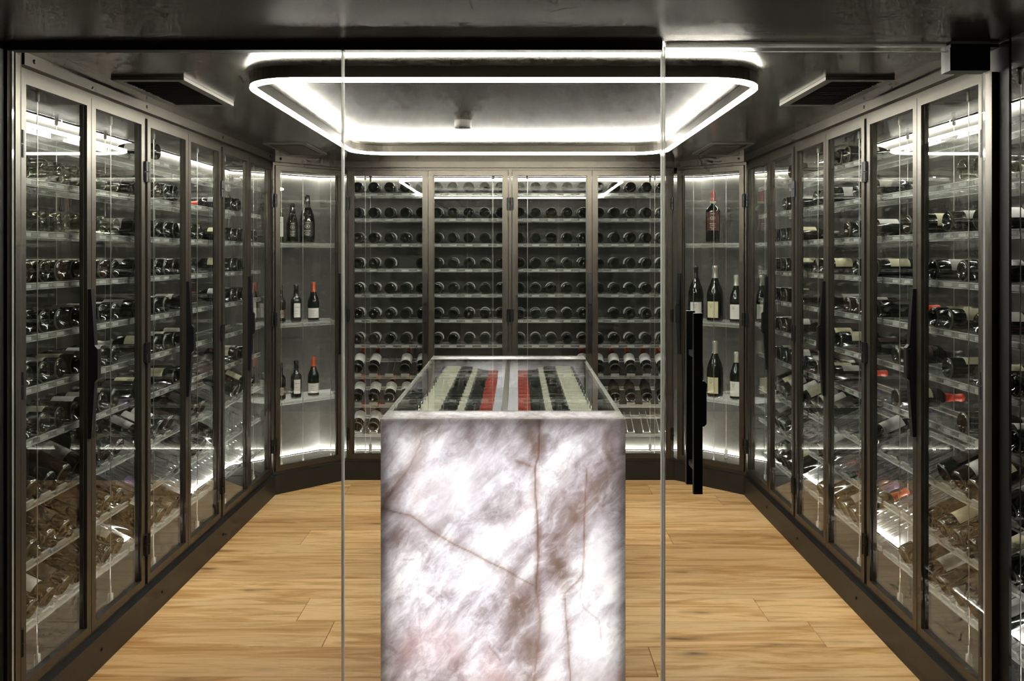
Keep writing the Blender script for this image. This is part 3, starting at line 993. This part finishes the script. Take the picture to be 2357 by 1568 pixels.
def wrapped_text(body, size, radius, z, parent, mat):
    cu = bpy.data.curves.new('lettering', 'FONT')
    cu.body = body
    cu.size = size
    cu.align_x = 'CENTER'
    tmp = bpy.data.objects.new('lettering_source', cu)
    me = bpy.data.meshes.new_from_object(tmp)
    bpy.data.objects.remove(tmp)
    for v in me.vertices:
        t = v.co.x / radius
        v.co = Vector((radius * math.sin(t), -radius * math.cos(t), z + v.co.y))
    me.materials.clear()
    me.materials.append(mat)
    return obj('lettering', me, parent)
for o_ in [x for x in COL.objects if x.name.startswith('tilted_wine_bottle') and 'outer cabinet' in x.get('label', '')]:
    for ch in o_.children:
        if ch.name.startswith('label'):
            ch.data = label_mesh(BR, 0.060, 0.155, 1.25, 'paper_grey')
            le = wrapped_text('PACK', 0.017, BR + 0.0016, 0.085, o_, M['ink'])

# standing bottles in the corners
def standing(cm, u, v, z, style, Rb, L, mat, lab, cap, label_mat, text, crest=None, band_=None, medal=None):
    m = cm @ Matrix.Translation((u, v, z + 0.0005))
    wp = m.translation
    ang = math.atan2(0.0 - wp.y, 0.05 - wp.x) - math.atan2(m[1][0], m[0][0])      # turned to face the room
    turn = ang + (lab[3] if lab else 0)
    o = obj('display_bottle', bottle_mesh(style, Rb, L, mat, 28), None, m)
    tag(o, text, 'wine bottle', 'standing bottles in the corner cabinets')
    if lab:
        le = obj('label', label_mesh(Rb, lab[0], lab[1], lab[2], label_mat), o, Matrix.Rotation(turn, 4, 'Z'))
        zt, zb = lab[1], lab[0]
        hgt = zt - zb
        if crest:
            rr = Rb + 0.0013
            cxr = crest
            z1 = zt - 0.14 * hgt
            k = 1.0 if Rb > 0.05 else 0.82
            def on(px_, pz_):
                t = cxr + px_ * k / Rb
                return (rr * math.cos(t), rr * math.sin(t), z1 + pz_ * k)
            mb = MB()
            def stroke(pts, w=0.0011):
                for (x0, y0_), (x1, y1_) in zip(pts[:-1], pts[1:]):
                    dx, dy = x1 - x0, y1_ - y0_
                    l = math.hypot(dx, dy) or 1
                    ox, oy = -dy / l * w / 2, dx / l * w / 2
                    mb._add([on(x0 + ox, y0_ + oy), on(x0 - ox, y0_ - oy), on(x1 - ox, y1_ - oy), on(x1 + ox, y1_ + oy)], [(0, 1, 2, 3)])
            sh = [(-0.0115, 0.0), (-0.0105, -0.012), (-0.008, -0.020), (-0.004, -0.026), (0.0, -0.030)]
            stroke(sh, 0.0018)
            stroke([(-q, r_) for q, r_ in sh], 0.0018)
            stroke([(-0.0115, 0.0), (-0.007, -0.003), (-0.004, -0.001), (0.0, -0.003), (0.004, -0.001), (0.007, -0.003), (0.0115, 0.0)])
            for q in (-0.011, 0.0, 0.011):
                stroke([(q - 0.0022, 0.004), (q, 0.0015), (q + 0.0022, 0.004)], 0.0016)
            stroke([(0.004 * math.cos(t_ * 0.6), -0.011 + 0.005 * math.sin(t_ * 0.6)) for t_ in range(12)], 0.0014)
            stroke([(0.0045 * math.cos(t_ * 0.6 + 1), -0.019 + 0.004 * math.sin(t_ * 0.6 + 1)) for t_ in range(9)], 0.0014)
            stroke([(-0.006, -0.007), (0.006, -0.020)], 0.0012)
            obj('crest', mb.mesh('crest', [M['ink']]), le)
            mb = MB()
            for q in range(9):
                stroke([(-0.010 + q * 0.0026, -0.0385), (-0.0085 + q * 0.0026, -0.0385)], 0.0018)
            for q in range(5):
                stroke([(-0.008 + q * 0.003, -0.051), (-0.006 + q * 0.003, -0.051)], 0.001)
            obj('print', mb.mesh('print', [M['ink']]), le)
        elif label_mat in ('paper', 'paper_cream', 'paper_grey'):
            rr = Rb + 0.0013
            obj('print', MB().patch(rr, -0.45, 0.35, zt - 0.3 * hgt, zt - 0.27 * hgt, 5).patch(rr, -0.5, 0.1, zt - 0.55 * hgt, zt - 0.53 * hgt, 5).patch(rr, -0.5, 0.3, zt - 0.75 * hgt, zt - 0.735 * hgt, 5).mesh('print', [M['ink']]), le)
        elif label_mat in ('paper_dark', 'paper_rust', 'cap_black'):
            rr = Rb + 0.0013
            mb = MB()
            for q, hw in ((0.10, 0.30), (0.62, 0.42), (0.72, 0.30), (0.82, 0.38), (0.90, 0.22)):
                mb.patch(rr, -hw, hw, zt - q * hgt - 0.0028, zt - q * hgt, 6)
            for t_ in range(14):
                t0 = t_ / 14 * 2 * PI
                mb.patch(rr, 0.30 * math.cos(t0) - 0.05, 0.30 * math.cos(t0) + 0.05, zt - 0.34 * hgt + 0.012 * math.sin(t0) - 0.0015, zt - 0.34 * hgt + 0.012 * math.sin(t0) + 0.0015, 1)
            mb.patch(rr, -0.09, 0.09, zt - 0.34 * hgt - 0.004, zt - 0.34 * hgt + 0.004, 2)
            obj('print', mb.mesh('print', [M['ink_pale']]), le)
    if cap:
        obj('capsule', capsule_mesh(Rb, L, cap[0], cap[1], style), o)
    if band_:
        pr, rn = profile(style, Rb, L)
        obj('neck_label', MB().lathe([(band_[2], band_[0]), (band_[2] + 0.001, band_[0]), (band_[3] + 0.001, band_[1]), (band_[3], band_[1])], 20).mesh('neck_label', [M[band_[4]]]), o)
    if medal:
        obj('medallion', MB().patch(Rb * medal[2], turn - 0.35, turn + 0.35, medal[0], medal[1], 6).mesh('medallion', [M['paper']]), o)
    return o

z1, z2, z3 = ZS
L1 = 'on the top shelf of the left corner cabinet'
standing(MDL, 0.135, 0.20, z1, 'bordeaux', 0.0385, 0.315, 'bottle_green', (0.045, 0.185, 1.0, 0.2), (0.76, 'cap_silver'), 'paper', 'green bottle with tall white label ' + L1)
standing(MDL, 0.250, 0.20, z1, 'champagne', 0.041, 0.285, 'bottle', (0.045, 0.15, 0.8, 0), (0.80, 'cap_black'), 'cap_black', 'slim dark champagne bottle ' + L1)
standing(MDL, 0.372, 0.20, z1, 'champagne', 0.055, 0.350, 'bottle', (0.05, 0.16, 0.9, 0), (0.74, 'cap_black'), 'cap_black', 'large dark champagne magnum ' + L1)
for z, L2, zz in ((z2, 'on the middle shelf of the left corner cabinet', 0), (z3, 'on the bottom shelf of the left corner cabinet', 1)):
    standing(MDL, 0.125, 0.15, z, 'port', 0.037, 0.262, 'bottle', (0.035, 0.095, 1.0, 0.3), (0.76, 'cap_black'), 'paper_rust', 'dark bottle with rust and white label ' + L2)
    standing(MDL, 0.250, 0.15, z, 'port', 0.038, 0.266, 'bottle', (0.035, 0.135, 0.62, 0.25), (0.76, 'cap_black'), 'paper', 'black bottle with narrow white label ' + L2, None, None, (0.16, 0.185, 0.66))
    standing(MDL, 0.392, 0.15, z, 'burgundy', 0.041, 0.280, 'bottle', (0.025, 0.095, 1.1, 0.0), (0.76, 'cap_orange'), 'paper', 'wine bottle with orange-red capsule ' + L2, None, (0.205, 0.213, 0.0158, 0.0150, 'paper'), (0.135, 0.155, 0.86))
standing(MDL, -0.02, 0.285, z2, 'burgundy', 0.041, 0.345, 'bottle', (0.03, 0.18, 0.8, 0), (0.76, 'cap_black'), 'paper', 'tall bottle with long white label at the end of the left corner shelf')
R1 = 'on the top shelf of the right corner cabinet'
standing(MDR, 0.225, 0.15, z1, 'bordeaux', 0.050, 0.375, 'bottle', (0.09, 0.225, 1.0, 0.0), (0.80, 'cap_pink'), 'paper_rust', 'big red-labelled magnum with pink capsule ' + R1, None, (0.285, 0.300, 0.020, 0.0195, 'cap_silver'))
R2 = 'on the middle shelf of the right corner cabinet'
standing(MDR, 0.078, 0.155, z2, 'burgundy', 0.056, 0.400, 'bottle', (0.03, 0.135, 0.78, 0.0), (0.76, 'cap_black'), 'paper', 'white-crest magnum with black capsule ' + R2, -0.15)
standing(MDR, 0.240, 0.155, z2, 'burgundy', 0.058, 0.400, 'bottle', (0.030, 0.145, 0.72, -0.35), (0.78, 'cap_silver'), 'paper_cream', 'cream-label magnum with crest and silver top ' + R2, -0.18)
standing(MDR, 0.412, 0.155, z2, 'burgundy', 0.045, 0.335, 'bottle', (0.028, 0.130, 0.90, -0.25), (0.78, 'cap_silver'), 'paper', 'white-label bottle with grey crest, silver top, ' + R2, -0.2)
standing(MDR, 0.535, 0.29, z2, 'burgundy', 0.043, 0.335, 'bottle', (0.028, 0.130, 0.90, 0.0), (0.78, 'cap_silver'), 'paper', 'half-hidden pale-label bottle at the end of the right corner shelf', -0.2)
R3 = 'on the bottom shelf of the right corner cabinet'
standing(MDR, 0.078, 0.155, z3, 'burgundy', 0.056, 0.400, 'bottle', (0.03, 0.135, 0.78, 0.0), (0.76, 'cap_black'), 'paper', 'magnum behind the long black door handle ' + R3, -0.15)
standing(MDR, 0.240, 0.155, z3, 'burgundy', 0.058, 0.400, 'bottle', (0.030, 0.145, 0.72, -0.35), (0.78, 'cap_silver'), 'paper_cream', 'cream-label magnum with crest and silver top ' + R3, -0.18)
standing(MDR, 0.412, 0.155, z3, 'burgundy', 0.045, 0.335, 'bottle', (0.028, 0.130, 0.90, -0.25), (0.78, 'cap_silver'), 'paper', 'white-label bottle with grey crest, silver top, ' + R3, -0.2)

# ------------------------------------------------------------------ onyx island
IT = 1.037                 # top
IW = 0.44                  # half width
Y_F0, Y_F1 = 3.20, 3.375   # front block
Y_R0, Y_R1 = 5.04, 5.22    # rear block
isl = tag(empty('display_island', T(0, Y_F0, 0)), 'backlit white onyx display island with glass top in the middle of the floor', 'display island')

def seg_dist(X, Z, a, b):
    ax, az = a
    bx, bz = b
    dx, dz = bx - ax, bz - az
    t = np.clip(((X - ax) * dx + (Z - az) * dz) / (dx * dx + dz * dz), 0, 1)
    return np.hypot(X - ax - t * dx, Z - az - t * dz)
def smooth_noise(X, Z, f, seed):
    r = np.random.RandomState(seed)
    out = np.zeros_like(X)
    for k in range(9):
        a = r.uniform(0, 2 * PI)
        w = f * r.uniform(0.6, 1.6)
        out += np.sin((X * math.cos(a) + Z * math.sin(a)) * w + r.uniform(0, 6.28))
    return out / 5.0

def onyx_slab(name, w0, w1, z0, z1, th, detailed):
    """upright stone slab in the x-z plane, front face at y=0, thickness th"""
    mb = MB()
    if not detailed:
        mb.box(w0, w1, 0, th, z0, z1)
        return mb.mesh(name, [M['onyx']])
    nx, nz = int((w1 - w0) / 0.0045), int((z1 - z0) / 0.0045)
    xs_, zs_ = np.linspace(w0, w1, nx + 1), np.linspace(z0, z1, nz + 1)
    X, Z = np.meshgrid(xs_, zs_)
    vv = [(float(a), 0.0, float(b)) for a, b in zip(X.ravel(), Z.ravel())]
    ff = []
    for j in range(nz):
        o_ = j * (nx + 1)
        for i in range(nx):
            ff.append((o_ + i, o_ + i + 1, o_ + nx + 2 + i, o_ + nx + 1 + i))
    mb._add(vv, ff)
    nfront = len(vv)
    # rim and back
    b = len(mb.v)
    mb.v.extend([(w0, th, z0), (w1, th, z0), (w1, th, z1), (w0, th, z1)])
    bl, brr, tl, trr = 0, nx, nz * (nx + 1), nz * (nx + 1) + nx
    for f in ((b, b + 3, b + 2, b + 1),
              tuple([b, b + 1] + list(range(brr, bl - 1, -1))),
              tuple([b + 2, b + 3] + list(range(tl, trr + 1))),
              tuple([b + 3, b] + [j * (nx + 1) for j in range(0, nz + 1)]),
              tuple([b + 1, b + 2] + [j * (nx + 1) + nx for j in range(nz, -1, -1)])):
        mb.f.append(f)
        mb.mi.append(0)
        mb.smooth.append(False)
    me = mb.mesh(name, [M['onyx']])
    wob = 0.0022 * smooth_noise(X, Z, 40, 3) + 0.0012 * smooth_noise(X, Z, 120, 4)
    Xw, Zw = X + wob, Z + 0.006 * smooth_noise(X, Z, 45, 5)
    vein = np.zeros_like(X)
    brown = np.zeros_like(X)
    pale = np.zeros_like(X)
    def line(pts, w, strength, halo=0.0, hs=0.0):
        nonlocal vein, brown
        d = np.full_like(X, 9.0)
        for p, q in zip(pts[:-1], pts[1:]):
            d = np.minimum(d, seg_dist(Xw, Zw, p, q))
        vein = np.maximum(vein, strength * np.exp(-(d / w) ** 2))
        if halo:
            brown = np.maximum(brown, hs * np.exp(-(d / halo) ** 2))
    def blob(cx, cz, rx, rz, ang, strength, which='brown'):
        nonlocal brown, pale
        c, s = math.cos(ang), math.sin(ang)
        a = ((X - cx) * c + (Z - cz) * s) / (rx * 1.3)
        b_ = (-(X - cx) * s + (Z - cz) * c) / (rz * 1.3)
        e = 0.35 * smooth_noise(X, Z, 30, int(abs(cx * 1000)) + 7) + 0.2 * smooth_noise(X, Z, 75, 9)
        g = strength * np.clip(1.0 - 0.8 * np.sqrt(a * a + b_ * b_) + 0.5 * e, 0, 1)
        if which == 'brown':
            brown = np.maximum(brown, g)
        else:
            pale = np.maximum(pale, g)
    line([(0.130, 1.04), (0.128, 0.90), (0.115, 0.858), (0.122, 0.70), (0.125, 0.55), (0.121, 0.42)], 0.0030, 0.85, 0.02, 0.55)
    line([(0.121, 0.42), (0.135, 0.31), (0.115, 0.14), (0.105, 0.0)], 0.0035, 0.45, 0.028, 0.6)
    line([(-0.43, 0.715), (-0.335, 0.690), (-0.245, 0.632), (-0.130, 0.560), (0.0, 0.500), (0.108, 0.442)], 0.0026, 0.7, 0.022, 0.5)
    line([(0.300, 0.86), (0.294, 0.72), (0.291, 0.58), (0.286, 0.48), (0.222, 0.405), (0.228, 0.30), (0.236, 0.18), (0.245, 0.05)], 0.0026, 0.6, 0.016, 0.4)
    line([(0.286, 0.48), (0.275, 0.40), (0.290, 0.36), (0.345, 0.31), (0.352, 0.24)], 0.0026, 0.4)
    line([(-0.285, 0.985), (-0.305, 0.93), (-0.345, 0.855), (-0.41, 0.76)], 0.0030, 0.4, 0.03, 0.6)
    line([(0.05, 0.885), (0.105, 0.865)], 0.004, 0.5, 0.02, 0.5)
    line([(-0.31, 0.53), (-0.30, 0.30), (-0.29, 0.18), (-0.25, 0.05)], 0.0028, 0.22)
    line([(-0.05, 0.22), (-0.03, 0.195), (-0.01, 0.17)], 0.0035, 0.5)
    line([(-0.28, 0.555), (-0.30, 0.535), (-0.36, 0.53)], 0.003, 0.35)
    line([(0.37, 0.87), (0.375, 0.80), (0.36, 0.72)], 0.003, 0.3)
    blob(0.105, 0.945, 0.030, 0.085, 0.25, 0.9)
    blob(0.20, 0.62, 0.055, 0.20, 0.0, 0.62)
    blob(0.255, 0.68, 0.045, 0.16, -0.55, 0.85)
    blob(0.195, 0.52, 0.045, 0.10, 0.3, 0.9)
    blob(0.06, 0.36, 0.055, 0.13, 0.15, 0.85)
    blob(0.095, 0.20, 0.035, 0.16, 0.05, 0.7)
    blob(0.34, 0.78, 0.06, 0.14, -0.7, 0.75)
    blob(0.385, 0.90, 0.02, 0.10, 0.1, 0.7)
    blob(-0.28, 1.00, 0.06, 0.035, 0.2, 0.75)
    blob(-0.36, 0.60, 0.10, 0.05, -0.4, 0.55)
    blob(0.02, 0.72, 0.07, 0.05, 0.8, 0.35)
    blob(-0.05, 0.05, 0.2, 0.05, 0.1, 0.45)
    blob(-0.35, 0.13, 0.06, 0.10, 0.1, 0.35)
    blob(-0.17, 0.80, 0.17, 0.10, 0.5, 0.85, 'pale')
    blob(-0.33, 0.90, 0.05, 0.09, -0.35, 0.6, 'pale')
    blob(-0.06, 0.55, 0.12, 0.07, 0.4, 0.6, 'pale')
    blob(0.35, 0.55, 0.05, 0.12, 0.1, 0.9, 'pale')
    blob(0.32, 0.20, 0.08, 0.16, 0.0, 0.75, 'pale')
    blob(0.18, 0.22, 0.03, 0.14, 0.05, 0.75, 'pale')
    blob(-0.15, 0.25, 0.03, 0.05, 0.1, 0.6, 'pale')
    blob(0.28, 0.93, 0.08, 0.04, 0.6, 0.5, 'pale')
    blob(0.0, 0.95, 0.05, 0.03, 0.3, 0.4, 'pale')
    cols = np.zeros((len(me.vertices), 4), dtype=np.float32)
    cols[:, 3] = 1
    cols[:nfront, 0] = brown.ravel()
    cols[:nfront, 1] = vein.ravel()
    cols[:nfront, 2] = (pale * (1 - brown)).ravel()
    ca = me.color_attributes.new('stone', 'FLOAT_COLOR', 'POINT')
    ca.data.foreach_set('color', cols.ravel())
    return me

TH = 0.02
blk = obj('front_block', onyx_slab('front_block', -IW, IW, 0.004, IT, TH, True), isl)
blk['label'] = 'glowing white onyx face with brown veins'
obj('side_slab', one_box('side_slab', M['onyx'], -IW, -IW + TH, TH, Y_F1 - Y_F0 - TH, 0.004, IT - TH), blk)
obj('side_slab', one_box('side_slab', M['onyx'], IW - TH, IW, TH, Y_F1 - Y_F0 - TH, 0.004, IT - TH), blk)
obj('top_slab', one_box('top_slab', M['onyx'], -IW, IW, TH, Y_F1 - Y_F0, IT - TH, IT), blk)
obj('inner_slab', one_box('inner_slab', M['onyx'], -IW, IW, Y_F1 - Y_F0 - TH, Y_F1 - Y_F0, 0.004, IT - TH), blk)
obj('lamp_panel', one_box('lamp_panel', M['onyx_led'], -IW + 0.055, IW - 0.055, 0.065, 0.115, 0.05, IT - 0.060), blk)
D = Y_R0 - Y_F0
rb = obj('rear_block', one_box('rear_block', M['onyx'], -IW, IW, D, D + TH, 0.004, IT), isl)
DE = Y_R1 - Y_F0
obj('side_slab', one_box('side_slab', M['onyx'], -IW, -IW + TH, D + TH, DE - TH, 0.004, IT - TH), rb)
obj('side_slab', one_box('side_slab', M['onyx'], IW - TH, IW, D + TH, DE - TH, 0.004, IT - TH), rb)
obj('top_slab', one_box('top_slab', M['onyx'], -IW, IW, D + TH, DE, IT - TH, IT), rb)
obj('inner_slab', one_box('inner_slab', M['onyx'], -IW, IW, DE - TH, DE, 0.004, IT - TH), rb)
obj('lamp_panel', one_box('lamp_panel', M['onyx_led'], -IW + 0.055, IW - 0.055, D + 0.050, D + 0.115, 0.05, IT - 0.026), rb)
obj('lamp_blocker', one_box('lamp_blocker', M['paper'], -IW + 0.021, IW - 0.021, D + 0.118, D + 0.124, 0.03, IT - 0.022), rb)  # unseen board added to keep lamp light off the far slab
YA, YBk = Y_F1 - Y_F0, D
obj('body', MB().box(-IW + 0.02, IW - 0.02, YA, YBk, 0.004, 0.70).mesh('body', [M['island_body']]), isl)
obj('light_tray', one_box('light_tray', M['tray_led'], -0.10, 0.10, YA + 0.002, YBk - 0.002, 0.870, 0.880), isl)
obj('tray_base', one_box('tray_base', M['island_body'], -0.41, 0.41, YA + 0.001, YBk - 0.001, 0.70, 0.870), isl)
for s in (-1, 1):
    x0, x1 = sorted((s * IW, s * (IW - 0.010)))
    obj('side_glass', MB().box(x0, x1, YA, YBk, 0.70, IT - 0.012, mis=[1, 1, 1, 0, 1, 0]).mesh('side_glass', [M['side_glass'], M['glass_edge']]), isl)
obj('top_glass', MB().box(-IW, IW, YA, YBk, IT - 0.012, IT, mis=[0, 0, 1, 1, 1, 1]).mesh('top_glass', [M['pane'], M['glass_edge']]), isl)
obj('centre_rail', one_box('centre_rail', M['alu'], -0.012, 0.012, YA, YBk, IT - 0.032, IT - 0.0125), isl)
saddle = MB().box(-0.004, 0.004, YA + 0.01, YBk - 0.01, 0.880, 0.925).mesh('bottle_saddle', [M['acrylic']])
for x in (-0.30, -0.15, 0.15, 0.30):
    obj('bottle_saddle', saddle, isl, Matrix.Translation((x, 0, 0)))

# island bottles: two files, necks to the middle
IR, IL = 0.0385, 0.312   # radius, length
def island_bottle(s, yy, n):
    ax = Matrix.Rotation(PI / 2 * (-s), 4, 'Y')      # neck towards the middle
    m = Matrix.Translation((s * 0.368, yy, 0.9258 + IR + 0.0018)) @ ax
    o = obj('island_bottle', bottle_mesh('burgundy', IR, IL, 'bottle'), None, m)
    tag(o, 'red-capsule bottle, %s from the rear slab in the %s file on the island' % (ORD[n], 'left' if s < 0 else 'right'), 'wine bottle', 'red-capsule bottles lying under the island glass')
    k = ('isl_label',)
    if k not in bottle_cache:
        bottle_cache[k] = MB().lathe([(IR + 0.0002, 0.019), (IR + 0.0012, 0.019), (IR + 0.0012, 0.104), (IR + 0.0002, 0.104)], 20).mesh('label', [M['paper_pale']], sharp=40)
        pr, rn = profile('burgundy', IR, IL)
        bottle_cache[('isl_neck',)] = MB().lathe([(0.0350, 0.172), (0.0362, 0.172), (0.0322, 0.190), (0.0288, 0.200), (0.0270, 0.200)], 20).mesh('neck_label', [M['paper_pale']], sharp=40)
        bottle_cache[('isl_vintage',)] = MB().lathe([(IR + 0.0010, 0.083), (IR + 0.0016, 0.083), (IR + 0.0016, 0.088), (IR + 0.0010, 0.088)], 20).mesh('print_band', [M['paper_cream']], sharp=40)
    lb = obj('label', bottle_cache[k], o)
    obj('print_band', bottle_cache[('isl_vintage',)], lb)
    obj('neck_label', bottle_cache[('isl_neck',)], o)
    obj('capsule', capsule_mesh(IR, IL, 0.83, 'cap_red', 'burgundy'), o)
for n in range(15):
    yy = 4.985 - 0.1065 * n
    for s in (-1, 1):
        island_bottle(s, yy, n)

# ------------------------------------------------------------------ ceiling fittings
def rounded(xh, y0, y1, r, off, seg=10):
    pts = []
    for cx, cy_, a0 in ((xh - r, y1 - r, 0), (-xh + r, y1 - r, 90), (-xh + r, y0 + r, 180), (xh - r, y0 + r, 270)):
        for i in range(seg + 1):
            a = R(a0 + 90 * i / seg)
            pts.append((cx + (r + off) * math.cos(a), cy_ + (r + off) * math.sin(a)))
    return pts
ring = tag(empty('ring_light', T(0, 0, 0)), 'large rounded-rectangle white LED ring light under the ceiling', 'ceiling light')
RX, RY0, RY1, RR = 0.950, 3.195, 5.505, 0.20
def ring_mesh_light(name, sections, mats):
    """sections: closed profile list of (offset, z)"""
    base_n = len(rounded(RX, RY0, RY1, RR, 0))
    mb = MB()
    n = len(sections)
    vv = []
    for off, z in sections:
        vv += [(x, y_, z) for x, y_ in rounded(RX, RY0, RY1, RR, off)]
    ff = []
    for k in range(n):
        k2 = (k + 1) % n
        for i in range(base_n):
            j = (i + 1) % base_n
            ff.append((k * base_n + i, k * base_n + j, k2 * base_n + j, k2 * base_n + i))
    mb._add(vv, ff, 0, False)
    return mb.mesh(name, mats)
zl = H - 0.057
obj('housing', ring_mesh_light('housing', [(-0.010, H - 0.042), (0.010, H - 0.042), (0.010, H - 0.0005), (-0.010, H - 0.0005)], [M['steel']]), ring)
obj('diffuser', ring_mesh_light('diffuser', [(0.010, H - 0.042), (-0.010, H - 0.042), (-0.011, zl + 0.004), (-0.007, zl), (0.007, zl), (0.011, zl + 0.004)], [M['led']]), ring)

sensor = tag(empty('ceiling_sensor', T(-0.222, 4.47, 0)), 'small grey cylinder fitting on the ceiling inside the light ring', 'sensor')
obj('housing', MB().lathe([(0, H - 0.036), (0.030, H - 0.036), (0.034, H - 0.039), (0.040, H - 0.039), (0.042, H - 0.035), (0.042, H - 0.0005), (0, H - 0.0005)], 28).mesh('housing', [M['vent']], sharp=40), sensor)
obj('lens', MB().lathe([(0, H - 0.041), (0.018, H - 0.040), (0.026, H - 0.0365), (0, H - 0.0362)], 24).mesh('lens', [M['black']]), sensor)

def vent(x0, x1, y0, y1, nslat, drop, slat_mat, label, along='x'):
    v = tag(empty('ceiling_vent', T((x0 + x1) / 2, (y0 + y1) / 2, 0)), label, 'air vent', 'square air vents in the ceiling')
    hx, hy = (x1 - x0) / 2, (y1 - y0) / 2
    f = 0.034
    zt, zb = H - 0.0005, H - drop
    obj('frame', MB().box(-hx, hx, -hy, -hy + f, zb, zt).box(-hx, hx, hy - f, hy, zb, zt).box(-hx, -hx + f, -hy + f, hy - f, zb, zt).box(hx - f, hx, -hy + f, hy - f, zb, zt).mesh('frame', [M['vent']]), v)
    obj('backing', one_box('backing', M['vent_dark'], -hx + f, hx - f, -hy + f, hy - f, zt - 0.001, zt), v)
    mt = Matrix.Rotation(R(40), 4, 'X')
    sl = MB().box(-hx + f, hx - f, -0.008, 0.008, -0.0007, 0.0007, mat=mt).mesh('slat', [M[slat_mat]])
    for i in range(nslat):
        yy = -hy + f + (2 * hy - 2 * f) * (i + 0.5) / nslat
        obj('slat', sl, v, Matrix.Translation((0, yy, H - 0.0075)))
    return v
vent(-1.492, -1.215, 3.38, 3.975, 22, 0.013, 'vent_dark', 'black louvred air vent in the ceiling, near the front of the left wall')
vent(1.222, 1.485, 3.38, 3.975, 22, 0.013, 'vent_dark', 'black louvred air vent in the ceiling, near the front of the right wall')
vent(-1.48, -1.215, 5.36, 5.93, 20, 0.009, 'vent', 'faint grey air vent in the ceiling by the left corner cabinet')
vent(1.215, 1.48, 5.36, 5.93, 20, 0.009, 'vent', 'faint grey air vent in the ceiling by the right corner cabinet')
